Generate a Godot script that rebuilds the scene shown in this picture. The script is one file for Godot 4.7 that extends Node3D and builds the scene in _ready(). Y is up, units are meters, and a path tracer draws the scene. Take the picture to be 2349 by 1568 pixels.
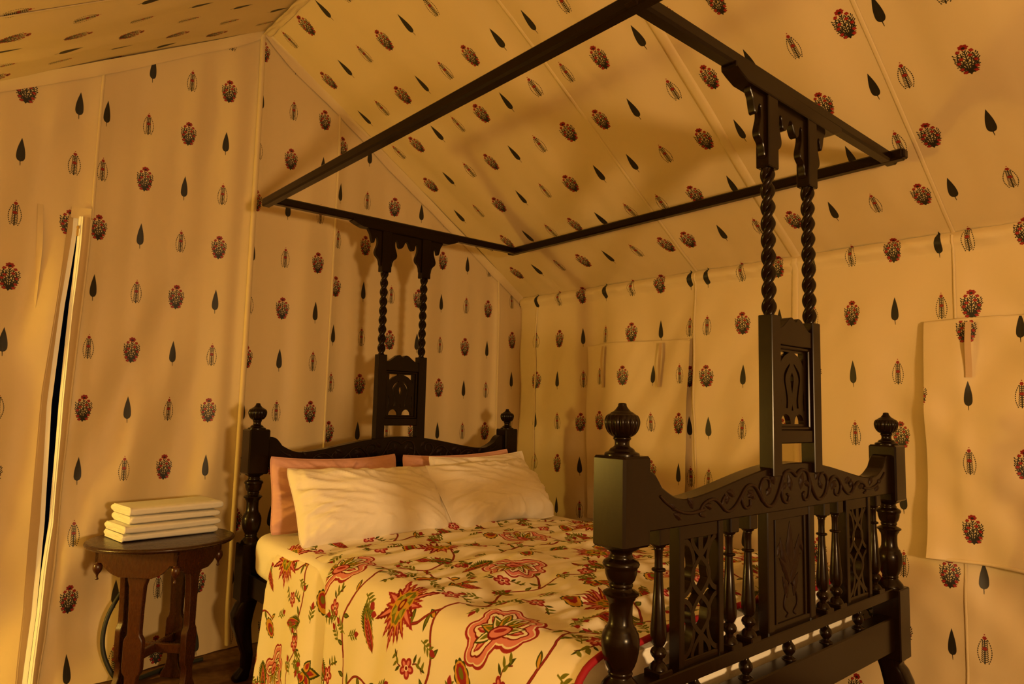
extends Node3D
# A printed tent with a carved four poster bed. x runs along the head board, z from head to foot, y up, metres.

const ZW := -0.486      # plane of the tent wall behind the head board
const XS := 2.13        # plane of the tent wall beside the bed
const XL := -2.7        # tent wall on the other side, outside the frame
const ZE := 6.3         # tent wall behind the camera
const RX := 0.108       # ridge
const RY := 3.414
const SR := 0.64        # slope of the roof towards XS
const SL := 0.59        # slope of the roof towards XL
const BL := 2.263       # centre of the foot posts
const BW := 1.6         # distance between the posts

var nv := FastNoiseLite.new()
var nf := FastNoiseLite.new()
var nr := FastNoiseLite.new()
var M := {}
var names := {}


# ------------------------------------------------------------------ mesh builder
class MB:
	var v := PackedVector3Array()
	var n := PackedVector3Array()
	var uv := PackedVector2Array()
	var ix := PackedInt32Array()
	var xf := Transform3D()

	func vert(p: Vector3, nn: Vector3, t := Vector2.ZERO) -> int:
		v.append(xf * p)
		n.append((xf.basis * nn).normalized())
		uv.append(t)
		return v.size() - 1

	# a, b, c, d counter-clockwise seen from outside
	func quad(a: Vector3, b: Vector3, c: Vector3, d: Vector3) -> void:
		var nn := (b - a).cross(d - a)
		if nn.length() < 1e-12:
			nn = (c - b).cross(d - b)
		nn = nn.normalized()
		var i := vert(a, nn); vert(b, nn, Vector2(1, 0)); vert(c, nn, Vector2(1, 1)); vert(d, nn, Vector2(0, 1))
		ix.append_array(PackedInt32Array([i, i + 2, i + 1, i, i + 3, i + 2]))

	func tri(a: Vector3, b: Vector3, c: Vector3) -> void:
		var nn := (b - a).cross(c - a).normalized()
		var i := vert(a, nn); vert(b, nn); vert(c, nn)
		ix.append_array(PackedInt32Array([i, i + 2, i + 1]))

	# box with chamfered edges
	func box(c: Vector3, s: Vector3, b := 0.003) -> void:
		var h := s / 2.0
		b = minf(b, minf(h.x, minf(h.y, h.z)) * 0.6)
		var ax := [Vector3.RIGHT, Vector3.UP, Vector3.BACK]
		for k in 3:
			var w: Vector3 = ax[k]
			var u: Vector3 = ax[(k + 1) % 3]
			var t: Vector3 = ax[(k + 2) % 3]
			var hw: float = h[k]
			var hu: float = h[(k + 1) % 3]
			var ht: float = h[(k + 2) % 3]
			for sg in [1.0, -1.0]:
				var o: Vector3 = c + w * hw * sg
				var p: Vector3 = u * (hu - b)
				var q: Vector3 = t * (ht - b)
				if sg > 0: quad(o - p - q, o + p - q, o + p + q, o - p + q)
				else: quad(o - p - q, o - p + q, o + p + q, o + p - q)
			# edges along w
			for su in [1.0, -1.0]:
				for s2 in [1.0, -1.0]:
					var e1: Vector3 = c + u * hu * su + t * (ht - b) * s2
					var e2: Vector3 = c + u * (hu - b) * su + t * ht * s2
					var d: Vector3 = w * (hw - b)
					if su * s2 > 0: quad(e1 - d, e1 + d, e2 + d, e2 - d) if false else quad(e1 + d, e1 - d, e2 - d, e2 + d)
					else: quad(e1 - d, e1 + d, e2 + d, e2 - d)
		for sx in [1.0, -1.0]:
			for sy in [1.0, -1.0]:
				for sz in [1.0, -1.0]:
					var a := c + Vector3(h.x * sx, (h.y - b) * sy, (h.z - b) * sz)
					var bb := c + Vector3((h.x - b) * sx, h.y * sy, (h.z - b) * sz)
					var d := c + Vector3((h.x - b) * sx, (h.y - b) * sy, h.z * sz)
					if sx * sy * sz > 0: tri(a, bb, d)
					else: tri(a, d, bb)

	# surface from a function of (i, j) fractions; normal is du x dv
	func grid(f: Callable, nu: int, nw: int, fuv = null) -> void:
		var P := PackedVector3Array()
		P.resize((nu + 1) * (nw + 1))
		for j in nw + 1:
			for i in nu + 1:
				P[j * (nu + 1) + i] = f.call(float(i) / nu, float(j) / nw)
		var base := v.size()
		var cu := P[0].distance_to(P[nu]) < 1e-6 and P[(nu + 1) * (nw / 2)].distance_to(P[(nu + 1) * (nw / 2) + nu]) < 1e-6
		for j in nw + 1:
			for i in nu + 1:
				var r := j * (nu + 1)
				var i0 := (nu - 1 if cu else 0) if i == 0 else i - 1
				var i1 := (1 if cu else nu) if i == nu else i + 1
				var du := P[r + i1] - P[r + i0]
				var dv := P[mini(j + 1, nw) * (nu + 1) + i] - P[maxi(j - 1, 0) * (nu + 1) + i]
				var nn := du.cross(dv)
				if nn.length_squared() < 1e-20:
					nn = (P[(nu + 1) * (nw / 2) + i] - P[r + i]).cross(du) if du.length() > 1e-9 else (Vector3.UP if j > nw / 2 else Vector3.DOWN)
				var p := P[r + i]
				vert(p, nn, fuv.call(float(i) / nu, float(j) / nw, p) if fuv != null else Vector2(float(i) / nu, float(j) / nw))
		for j in nw:
			for i in nu:
				var a := base + j * (nu + 1) + i
				ix.append_array(PackedInt32Array([a, a + nu + 2, a + 1, a, a + nu + 1, a + nu + 2]))

	# profile of (radius, height) turned about y; creases where the profile bends sharply
	func lathe(pr: Array, seg := 32, flutes := 0, depth := 0.0, y0 := 0.0, y1 := 0.0) -> void:
		var N: Array = []
		for i in pr.size() - 1:
			var d: Vector2 = pr[i + 1] - pr[i]
			N.append(Vector2(d.y, -d.x).normalized())
		for i in pr.size() - 1:
			var rows := []
			for e in 2:
				var q: int = i + e
				var nn: Vector2 = N[i]
				var o: int = i - 1 if e == 0 else i + 1
				if o >= 0 and o < N.size() and N[i].dot(N[o]) > 0.6:
					nn = (N[i] + N[o]).normalized()
				rows.append([pr[q], nn])
			var base := v.size()
			for e in 2:
				var p: Vector2 = rows[e][0]
				var nn: Vector2 = rows[e][1]
				for k in seg + 1:
					var a := TAU * k / seg
					var rr := p.x
					var tw := 0.0
					if flutes > 0 and p.y > y0 and p.y < y1:
						var m := sin(PI * (p.y - y0) / (y1 - y0))
						rr *= 1.0 - depth * m * (1.0 - absf(sin(a * flutes / 2.0)))
						tw = depth * m * flutes / 2.0 * cos(a * flutes / 2.0) * signf(sin(a * flutes / 2.0))
					var rad := Vector3(sin(a), 0, cos(a))
					var tan := Vector3(cos(a), 0, -sin(a))
					vert(rad * rr + Vector3(0, p.y, 0), (rad - tan * tw) * nn.x + Vector3(0, nn.y, 0), Vector2(float(k) / seg, p.y))
			for k in seg:
				var a := base + k
				var s := seg + 1
				ix.append_array(PackedInt32Array([a, a + s + 1, a + 1, a, a + s, a + s + 1]))

	# outline in x, y (counter-clockwise) given depth z0..z1 with a small bevel
	func prism(poly: PackedVector2Array, z0: float, z1: float, b := 0.0) -> void:
		var c := poly.size()
		if Geometry2D.is_polygon_clockwise(poly):
			poly = poly.duplicate()
			poly.reverse()
		var en := PackedVector2Array()
		for i in c:
			var d := poly[(i + 1) % c] - poly[i]
			en.append(Vector2(d.y, -d.x).normalized())
		var inn := PackedVector2Array()
		for i in c:
			var m := en[i] + en[(i + c - 1) % c]
			m = m / maxf(0.3, m.length_squared()) * 2.0
			inn.append(poly[i] - m.limit_length(2.5) * b)
		var t := Geometry2D.triangulate_polygon(inn)
		for side in 2:
			var z := z1 if side == 0 else z0
			var nn := Vector3(0, 0, 1 if side == 0 else -1)
			var base := v.size()
			for p in inn: vert(Vector3(p.x, p.y, z), nn, p)
			for k in range(0, t.size(), 3):
				var A := t[k]; var B := t[k + 1]; var C := t[k + 2]
				if (inn[B] - inn[A]).cross(inn[C] - inn[A]) < 0: var sw := B; B = C; C = sw
				ix.append_array(PackedInt32Array([base + A, base + C, base + B] if side == 0 else [base + A, base + B, base + C]))
		for i in c:
			var j := (i + 1) % c
			var na := en[i]; var nb := en[i]
			var pa := en[(i + c - 1) % c]; var pb := en[j]
			if pa.dot(en[i]) > 0.75: na = (pa + en[i]).normalized()
			if pb.dot(en[i]) > 0.75: nb = (pb + en[i]).normalized()
			_strip(poly[i], poly[j], z0 + b, z1 - b, poly[i], poly[j], na, nb, 0.0)
			if b > 0.0:
				_strip(poly[i], poly[j], z1 - b, z1, inn[i], inn[j], na, nb, 1.0)
				_strip(inn[i], inn[j], z0, z0 + b, poly[i], poly[j], na, nb, -1.0)

	func _strip(a: Vector2, b: Vector2, za: float, zb: float, a2: Vector2, b2: Vector2, na: Vector2, nb: Vector2, tilt: float) -> void:
		var i := vert(Vector3(a.x, a.y, za), Vector3(na.x, na.y, tilt)); vert(Vector3(b.x, b.y, za), Vector3(nb.x, nb.y, tilt))
		vert(Vector3(b2.x, b2.y, zb), Vector3(nb.x, nb.y, tilt)); vert(Vector3(a2.x, a2.y, zb), Vector3(na.x, na.y, tilt))
		ix.append_array(PackedInt32Array([i, i + 2, i + 1, i, i + 3, i + 2]))

	# flat bar of width w that follows a path in x, y, from z0 to z1
	func ribbon(path: PackedVector2Array, w: float, z0: float, z1: float, b := 0.0) -> void:
		var l := PackedVector2Array()
		var r := PackedVector2Array()
		for i in path.size():
			var d := path[mini(i + 1, path.size() - 1)] - path[maxi(i - 1, 0)]
			var q := Vector2(-d.y, d.x).normalized() * w / 2.0
			l.append(path[i] + q); r.append(path[i] - q)
		for i in path.size() - 1:
			quad(Vector3(r[i].x, r[i].y, z1), Vector3(r[i + 1].x, r[i + 1].y, z1), Vector3(l[i + 1].x, l[i + 1].y, z1), Vector3(l[i].x, l[i].y, z1))
			quad(Vector3(r[i].x, r[i].y, z0), Vector3(l[i].x, l[i].y, z0), Vector3(l[i + 1].x, l[i + 1].y, z0), Vector3(r[i + 1].x, r[i + 1].y, z0))
			var n0 := (l[i] - r[i]).normalized()
			var n1 := (l[i + 1] - r[i + 1]).normalized()
			_strip(l[i + 1], l[i], z0, z1, l[i + 1], l[i], n1, n0, 0.0)
			_strip(r[i], r[i + 1], z0, z1, r[i], r[i + 1], -n0, -n1, 0.0)
		for e in [0, path.size() - 1]:
			var A := Vector3(l[e].x, l[e].y, z0); var B := Vector3(r[e].x, r[e].y, z0)
			var U := Vector3(0, 0, z1 - z0)
			if e == 0: quad(A, B, B + U, A + U)
			else: quad(B, A, A + U, B + U)

	func tube(path: Array, rad: Array, seg := 10, flat := 1.0, closed := true) -> void:
		var base := v.size()
		var m := path.size()
		var side := Vector3.UP
		for i in m:
			var t: Vector3 = (path[mini(i + 1, m - 1)] - path[maxi(i - 1, 0)]).normalized()
			side = (side - t * side.dot(t))
			if side.length() < 1e-4: side = t.cross(Vector3.RIGHT)
			side = side.normalized()
			var o := t.cross(side)
			for k in seg + 1:
				var a := TAU * k / seg
				var d := side * cos(a) + o * sin(a)
				var p: Vector3 = d * float(rad[i])
				p.z *= flat
				vert(path[i] + p, d, Vector2(float(k) / seg, float(i) / m))
		for i in m - 1:
			for k in seg:
				var a := base + i * (seg + 1) + k
				var s := seg + 1
				ix.append_array(PackedInt32Array([a, a + s + 1, a + 1, a, a + s, a + s + 1]))
		if closed:
			for e in [0, m - 1]:
				var c := vert(path[e], (path[0] - path[1]) if e == 0 else (path[m - 1] - path[m - 2]))
				for k in seg:
					var a: int = base + e * (seg + 1) + k
					ix.append_array(PackedInt32Array([c, a, a + 1] if e == 0 else [c, a + 1, a]))

	# a carved leaf lying in the x, y plane: raised along its midrib
	func leaf(p: Vector3, ang: float, l: float, w: float, h: float, bend := 0.0) -> void:
		var f := func(a: float, b: float) -> Vector3:
			var s := (a * 2.0 - 1.0)
			var wd := w * sin(PI * pow(b, 0.75)) * 0.5 * (1.0 + 0.12 * sin(b * 25.0))
			var c := Vector2(b * l, s * wd + bend * sin(b * PI * 0.8))
			c = c.rotated(ang)
			return p + Vector3(c.x, c.y, h * (1.0 - s * s) * sin(PI * clampf(b, 0.02, 0.98)) - h * 0.35 * exp(-pow(s / 0.15, 2.0)) * sin(PI * b))
		grid(f, 8, 14)

	func commit(mat: Material) -> ArrayMesh:
		var a := []
		a.resize(Mesh.ARRAY_MAX)
		a[Mesh.ARRAY_VERTEX] = v
		a[Mesh.ARRAY_NORMAL] = n
		a[Mesh.ARRAY_TEX_UV] = uv
		a[Mesh.ARRAY_INDEX] = ix
		var m := ArrayMesh.new()
		m.add_surface_from_arrays(Mesh.PRIMITIVE_TRIANGLES, a)
		m.surface_set_material(0, mat)
		return m


# ------------------------------------------------------------------ scene helpers
func numbered(called: String) -> String:
	var k: int = names.get(called, 0)
	names[called] = k + 1
	return called if k == 0 else "%s_%03d" % [called, k]


func thing(called: String, label: String, category: String, at := Vector3.ZERO, group := "") -> Node3D:
	var o := Node3D.new()
	o.name = numbered(called)
	o.position = at
	add_child(o)
	o.set_meta("label", label)
	o.set_meta("category", category)
	if group: o.set_meta("group", group)
	return o


func struct(called: String) -> Node3D:
	var o := Node3D.new()
	o.name = numbered(called)
	o.set_meta("kind", "structure")
	add_child(o)
	return o


func part(called: String, mb: MB, mat: Material, parent: Node3D) -> MeshInstance3D:
	var o := MeshInstance3D.new()
	o.name = called
	o.mesh = mb.commit(mat)
	parent.add_child(o, true)
	return o


func part_mesh(called: String, m: Mesh, parent: Node3D, t: Transform3D) -> MeshInstance3D:
	var o := MeshInstance3D.new()
	o.name = called
	o.mesh = m
	o.transform = t
	parent.add_child(o, true)
	return o


func at(x: float, y: float, z: float) -> Transform3D:
	return Transform3D(Basis(), Vector3(x, y, z))


func curve(pts: Array, steps := 8) -> PackedVector2Array:
	var out := PackedVector2Array()
	for i in pts.size() - 1:
		var a: Vector2 = pts[maxi(i - 1, 0)]; var b: Vector2 = pts[i]; var c: Vector2 = pts[i + 1]; var d: Vector2 = pts[mini(i + 2, pts.size() - 1)]
		for k in steps: out.append(b.cubic_interpolate(c, a, d, float(k) / steps))
	out.append(pts[-1])
	return out


func lerp_table(t: Array, y: float) -> float:   # t: [[key, value], ...] with falling keys
	if y >= t[0][0]: return t[0][1]
	for i in t.size() - 1:
		if y >= t[i + 1][0]:
			return lerpf(t[i + 1][1], t[i][1], (y - t[i + 1][0]) / (t[i][0] - t[i + 1][0]))
	return t[-1][1]


# ------------------------------------------------------------------ drawing of flat print
func fill(im: Image, p: PackedVector2Array, c: Color) -> void:
	var y0 := 1e9; var y1 := -1e9
	for q in p: y0 = minf(y0, q.y); y1 = maxf(y1, q.y)
	var m := p.size()
	for y in range(maxi(0, int(floor(y0))), mini(im.get_height(), int(ceil(y1)) + 1)):
		var yy := y + 0.5
		var xs := []
		for i in m:
			var a := p[i]; var b := p[(i + 1) % m]
			if (a.y <= yy) != (b.y <= yy):
				xs.append(a.x + (yy - a.y) / (b.y - a.y) * (b.x - a.x))
		xs.sort()
		for i in range(0, xs.size() - 1, 2):
			var l := int(round(xs[i])); var r := int(round(xs[i + 1]))
			if r > l: im.fill_rect(Rect2i(l, y, r - l, 1), c)


func stroke(im: Image, path: PackedVector2Array, w0: float, w1: float, c: Color) -> void:
	var l := PackedVector2Array(); var r := PackedVector2Array()
	var m := path.size()
	for i in m:
		var d := path[mini(i + 1, m - 1)] - path[maxi(i - 1, 0)]
		var q := Vector2(-d.y, d.x).normalized() * lerpf(w0, w1, float(i) / (m - 1)) / 2.0
		l.append(path[i] + q); r.append(path[i] - q)
	r.reverse()
	l.append_array(r)
	fill(im, l, c)
	fill(im, blob(path[0], w0 / 2.0, w0 / 2.0), c)
	fill(im, blob(path[m - 1], w1 / 2.0, w1 / 2.0), c)


func blob(p: Vector2, rx: float, ry: float, lobes := 0, depth := 0.0, ang := 0.0) -> PackedVector2Array:
	var o := PackedVector2Array()
	var k := 14 if lobes == 0 else lobes * 8
	for i in k:
		var a := TAU * i / k
		var s := 1.0 - depth * (1.0 - absf(cos(a * lobes / 2.0)))
		o.append(p + Vector2(cos(a) * rx * s, sin(a) * ry * s).rotated(ang))
	return o


func petal(p: Vector2, ang: float, l: float, w: float, jag := 0.0, seed_ := 0) -> PackedVector2Array:
	var o := PackedVector2Array()
	var k := 14
	for sgn in [1.0, -1.0]:
		for i in k:
			var t := float(i) / k if sgn > 0 else 1.0 - float(i) / k
			var ww: float = sin(PI * pow(t, 0.8)) * w * 0.5 * (1.0 - jag * (i % 2))
			o.append(p + Vector2(t * l, sgn * ww).rotated(ang))
	return o


func motif_tree(im: Image, c: Vector2, S: float, dark: Color, light: Color) -> void:
	var p := PackedVector2Array()
	for side in [1.0, -1.0]:
		for i in 25:
			var t: float = i / 24.0 if side > 0 else 1.0 - i / 24.0
			var h := 0.0158 * (pow(sin(PI / 2.0 * minf(1.0, t / 0.78)), 1.02) if t < 0.78 else sqrt(maxf(0.0, 1.0 - pow((t - 0.78) / 0.22, 2.0))))
			p.append(c + Vector2(side * h, -0.062 + 0.112 * t) * S)
	fill(im, p, dark)
	stroke(im, PackedVector2Array([c + Vector2(0.0, 0.05) * S, c + Vector2(0.001, 0.068) * S]), 0.003 * S, 0.002 * S, dark)
	stroke(im, PackedVector2Array([c + Vector2(0.0, 0.045) * S, c + Vector2(0.0, -0.03) * S]), 0.0012 * S, 0.0008 * S, light)


func motif_sprig(im: Image, c: Vector2, S: float, dark: Color, red: Color) -> void:
	stroke(im, PackedVector2Array([c + Vector2(0, 0.055) * S, c + Vector2(0, -0.04) * S]), 0.0042 * S, 0.003 * S, dark)
	for i in 12:
		var y := 0.048 - i * 0.0075
		for s in [1.0, -1.0]:
			stroke(im, curve([c + Vector2(0, y) * S, c + Vector2(s * 0.006, y + 0.0005) * S, c + Vector2(s * (0.012 - 0.0004 * i), y - 0.006) * S], 3), 0.0034 * S, 0.0022 * S, dark)
	fill(im, blob(c + Vector2(0, -0.047) * S, 0.0075 * S, 0.008 * S, 6, 0.25), red)
	fill(im, blob(c + Vector2(0, -0.061) * S, 0.0022 * S, 0.0022 * S), red)
	fill(im, blob(c + Vector2(0, -0.004) * S, 0.0098 * S, 0.0075 * S, 5, 0.3), red)
	for s in [1.0, -1.0]:
		for i in 11:
			var t := i / 10.0
			var q := c + Vector2(s * (0.005 + 0.0175 * sin(PI * (0.10 + 0.74 * t))), -0.038 + 0.090 * t) * S
			fill(im, blob(q, 0.0017 * S, 0.0034 * S, 0, 0.0, -s * (0.5 - 1.1 * t)), dark)


func motif_bush(im: Image, c: Vector2, S: float, dark: Color, red: Color, red2: Color) -> void:
	var K := Vector2(0.86, 1.0)
	for k in 5:
		var bx: float = [0.0, -0.012, 0.012, -0.023, 0.023][k]
		stroke(im, curve([c + K * Vector2(0, 0.062) * S, c + K * Vector2(bx * 0.55, 0.036) * S, c + K * Vector2(bx * 1.25, 0.004) * S, c + K * Vector2(bx * 1.15, -0.034 + absf(bx) * 0.5) * S], 5), 0.0048 * S, 0.0030 * S, dark)
	for k in 7:      # leaves in pairs along each stem
		var bx: float = [0.0, -0.012, 0.012, -0.023, 0.023, -0.0175, 0.0175][k]
		var low := 0.056 if k < 3 else 0.046
		for i in (9 if k < 5 else 6):
			var t := 0.06 + i * 0.105
			var y := lerpf(low, -0.040 + absf(bx) * 0.5, t)
			var x := bx * (0.35 + 1.15 * sin(PI * minf(0.62, 0.10 + t * 0.6)))
			for s in [1.0, -1.0]:
				if (i + k) % 3 == 0 and s * bx < 0: continue
				var tilt := 0.55 + 0.5 * float((i * 3 + k * 2) % 4) / 3.0
				var ln := (0.0085 + 0.0025 * ((i + k) % 2)) * S
				var p := c + K * Vector2(x, y) * S
				stroke(im, curve([p, p + Vector2(s * sin(tilt), -cos(tilt) * 0.6) * ln * 0.55, p + Vector2(s * sin(tilt) * 0.9, -cos(tilt)) * ln], 3), 0.0020 * S, 0.0038 * S, dark)
	for s in [1.0, -1.0]:
		stroke(im, curve([c + K * Vector2(0, 0.060) * S, c + K * Vector2(s * 0.014, 0.050) * S, c + K * Vector2(s * 0.025, 0.036) * S, c + K * Vector2(s * 0.031, 0.018) * S], 4), 0.0036 * S, 0.0026 * S, dark)
		for i in 6:
			var p := c + K * Vector2(s * (0.007 + 0.0048 * i), 0.0555 - 0.0008 * i - 0.0011 * i * i) * S
			stroke(im, PackedVector2Array([p, p + Vector2(s * 0.0065, 0.0015) * S]), 0.0020 * S, 0.0038 * S, dark)
			stroke(im, PackedVector2Array([p, p + Vector2(s * 0.001, -0.0085) * S]), 0.0020 * S, 0.0038 * S, dark)
	fill(im, blob(c + K * Vector2(0, -0.052) * S, 0.0165 * S, 0.0125 * S, 7, 0.25), red)
	fill(im, blob(c + K * Vector2(0, -0.049) * S, 0.0065 * S, 0.005 * S, 5, 0.3), dark)
	for q in [Vector2(-0.022, -0.037), Vector2(0.023, -0.035), Vector2(-0.018, -0.006), Vector2(0.015, -0.016), Vector2(-0.029, 0.010), Vector2(0.030, 0.006), Vector2(-0.025, 0.037), Vector2(0.027, 0.033), Vector2(-0.017, 0.053), Vector2(0.020, 0.050)]:
		fill(im, blob(c + K * q * S, 0.0080 * S, 0.0066 * S, 4, 0.28, q.x * 20.0), red)
		fill(im, blob(c + K * (q + Vector2(0, 0.001)) * S, 0.0032 * S, 0.0024 * S), red2)


func cloth_print() -> ImageTexture:
	var W := 1536; var H := 2340
	var S := W / 0.576
	var im := Image.create(W, H, false, Image.FORMAT_RGB8)
	im.fill(Color(0.80, 0.715, 0.545))
	var dark := Color(0.12, 0.10, 0.055)
	for k in 3:
		for c in 3:
			var p := Vector2((c + 0.5) / 3.0 * W, (k + 0.5) / 3.0 * H)
			match (c + k) % 3:
				0: motif_tree(im, p, S, dark, Color(0.2, 0.17, 0.09))
				1: motif_sprig(im, p, S, dark, Color(0.52, 0.09, 0.07))
				2: motif_bush(im, p, S, dark, Color(0.52, 0.09, 0.07), Color(0.62, 0.16, 0.13))
	im.resize(W / 2, H / 2, Image.INTERPOLATE_BILINEAR)
	return ImageTexture.create_from_image(im)


# floral print of the bedspread: the tile repeats, so what crosses its edge is drawn again on the other side
var FS := 2048.0

func ffill(im: Image, p: PackedVector2Array, c: Color) -> void:
	var lo := p[0]; var hi := p[0]
	for q in p: lo = lo.min(q); hi = hi.max(q)
	for dx in [-1, 0, 1]:
		for dy in [-1, 0, 1]:
			var o := Vector2(dx, dy) * FS
			if hi.x + o.x < 0 or lo.x + o.x > FS or hi.y + o.y < 0 or lo.y + o.y > FS: continue
			var t := PackedVector2Array()
			for q in p: t.append(q + o)
			fill(im, t, c)


func fstroke(im: Image, path: PackedVector2Array, w0: float, w1: float, c: Color) -> void:
	var l := PackedVector2Array(); var r := PackedVector2Array()
	var m := path.size()
	for i in m:
		var d := path[mini(i + 1, m - 1)] - path[maxi(i - 1, 0)]
		var q := Vector2(-d.y, d.x).normalized() * lerpf(w0, w1, float(i) / (m - 1)) / 2.0
		l.append(path[i] + q); r.append(path[i] - q)
	r.reverse()
	l.append_array(r)
	ffill(im, l, c)


func spread_print() -> ImageTexture:
	var im := Image.create(int(FS), int(FS), false, Image.FORMAT_RGB8)
	var cream := Color(0.90, 0.86, 0.76)
	var red := Color(0.58, 0.16, 0.17)
	var pink := Color(0.82, 0.50, 0.47)
	var dkred := Color(0.45, 0.09, 0.08)
	var green := Color(0.42, 0.43, 0.12)
	var dkg := Color(0.25, 0.27, 0.07)
	var gold := Color(0.78, 0.58, 0.20)
	var stem := Color(0.44, 0.17, 0.12)
	im.fill(cream)
	var U := FS
	var rng := RandomNumberGenerator.new()
	rng.seed = 7
	var big := [Vector2(0.22, 0.20), Vector2(0.71, 0.70)]
	var car := [Vector2(0.69, 0.22), Vector2(0.19, 0.71)]
	# winding stems
	for s in [[Vector2(-0.05, 0.40), Vector2(0.08, 0.36), Vector2(0.20, 0.42), Vector2(0.33, 0.38), Vector2(0.45, 0.46), Vector2(0.58, 0.44), Vector2(0.70, 0.50), Vector2(0.84, 0.44), Vector2(0.95, 0.40)],
			[Vector2(-0.05, 0.92), Vector2(0.08, 0.95), Vector2(0.22, 0.90), Vector2(0.36, 0.95), Vector2(0.50, 0.88), Vector2(0.62, 0.94), Vector2(0.76, 0.90), Vector2(0.88, 0.96), Vector2(0.95, 0.92)],
			[Vector2(0.33, 0.38), Vector2(0.30, 0.30), Vector2(0.22, 0.22)], [Vector2(0.58, 0.44), Vector2(0.66, 0.36), Vector2(0.69, 0.24)],
			[Vector2(0.22, 0.90), Vector2(0.16, 0.82), Vector2(0.19, 0.72)], [Vector2(0.62, 0.94), Vector2(0.70, 0.84), Vector2(0.71, 0.72)],
			[Vector2(0.45, 0.46), Vector2(0.40, 0.56), Vector2(0.44, 0.66)], [Vector2(0.84, 0.44), Vector2(0.92, 0.52), Vector2(0.90, 0.62)], [Vector2(0.36, 0.95), Vector2(0.42, 1.02), Vector2(0.46, 1.10)]]:
		var path := curve(s, 10)
		for i in path.size(): path[i] = path[i] * U + Vector2(rng.randf_range(-2, 2), rng.randf_range(-2, 2))
		fstroke(im, path, 0.0105 * U, 0.006 * U, stem)
		fstroke(im, path, 0.004 * U, 0.002 * U, red)
		for i in range(4, path.size() - 2, 7):
			var a := (path[i + 1] - path[i]).angle() + (1.0 if i % 2 else -1.0)
			ffill(im, petal(path[i], a, 0.045 * U, 0.018 * U), dkg)
			ffill(im, petal(path[i], a, 0.036 * U, 0.010 * U), gold if i % 3 == 0 else green)
	# great scalloped blossoms
	for q in big.size():
		var c: Vector2 = big[q] * U
		var rot: float = [-0.5, 2.4][q]
		for ring in [[0.135, red], [0.126, cream], [0.121, pink], [0.104, dkred], [0.099, cream], [0.088, red], [0.082, pink]]:
			for i in 7:
				var a: float = rot + (i - 3) * 0.62
				ffill(im, blob(c + Vector2.from_angle(a) * 0.055 * U, (ring[0] - 0.055) * U, (ring[0] - 0.078) * U, 5, 0.16, a), ring[1])
		for i in 7:
			var a: float = rot + (i - 3) * 0.55
			ffill(im, petal(c, a, 0.085 * U, 0.034 * U, 0.15), dkg)
			ffill(im, petal(c, a, 0.078 * U, 0.024 * U), gold if i % 2 else cream)
			ffill(im, petal(c + Vector2.from_angle(a) * 0.02 * U, a, 0.045 * U, 0.012 * U), green)
		ffill(im, blob(c, 0.040 * U, 0.024 * U, 0, 0, rot + PI / 2), dkred)
		ffill(im, blob(c, 0.034 * U, 0.018 * U, 0, 0, rot + PI / 2), pink)
		ffill(im, blob(c + Vector2.from_angle(rot) * 0.004 * U, 0.020 * U, 0.007 * U, 0, 0, rot + PI / 2), red)
	# feathered blossoms
	for q in car.size():
		var c: Vector2 = car[q] * U
		for i in 22:
			var a := TAU * i / 22.0 + rng.randf_range(-0.08, 0.08)
			var l := (0.125 if i % 2 else 0.10) * rng.randf_range(0.85, 1.15) * U
			ffill(im, petal(c, a, l, 0.032 * U, 0.35), dkred if i % 3 == 0 else red)
			ffill(im, petal(c, a, l * 0.82, 0.012 * U), pink if i % 2 else gold)
		ffill(im, blob(c, 0.060 * U, 0.048 * U, 9, 0.12), gold)
		ffill(im, blob(c, 0.052 * U, 0.040 * U, 9, 0.12), green)
		for i in 8:
			ffill(im, petal(c, TAU * i / 8.0, 0.046 * U, 0.018 * U), Color(0.62, 0.60, 0.22) if i % 2 else gold)
		ffill(im, blob(c, 0.018 * U, 0.015 * U), dkred)
		ffill(im, blob(c, 0.010 * U, 0.008 * U), gold)
	# feathery leaves with a red heart
	for L in [[0.47, 0.30, 0.9, 0.19], [0.93, 0.16, 2.2, 0.15], [0.02, 0.60, -0.6, 0.17], [0.52, 0.60, -0.2, 0.19], [0.93, 0.80, 1.3, 0.16], [0.44, 0.83, -2.3, 0.13]]:
		var c := Vector2(L[0], L[1]) * U
		var l: float = L[3] * U
		for i in 15:
			var t := 0.12 + i * 0.06
			var sp := Vector2(l * t, 0).rotated(L[2]) + c
			for s in [1.0, -1.0]:
				ffill(im, petal(sp, L[2] + s * 0.75, l * 0.30 * sin(PI * clampf(t, 0.15, 0.95)), l * 0.055), dkg if i % 2 else green)
		ffill(im, petal(c, L[2], l, l * 0.30, 0.18), dkg)
		ffill(im, petal(c, L[2], l * 0.94, l * 0.24), gold)
		ffill(im, petal(c, L[2], l * 0.9, l * 0.19), red)
		for i in 7:
			var sp := Vector2(l * (0.18 + i * 0.09), 0).rotated(L[2]) + c
			for s in [1.0, -1.0]:
				fstroke(im, PackedVector2Array([sp, sp + Vector2(l * 0.08, s * l * 0.055).rotated(L[2])]), l * 0.012, l * 0.006, pink)
		fstroke(im, PackedVector2Array([c, c + Vector2(l * 0.9, 0).rotated(L[2])]), l * 0.02, l * 0.008, dkg)
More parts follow.
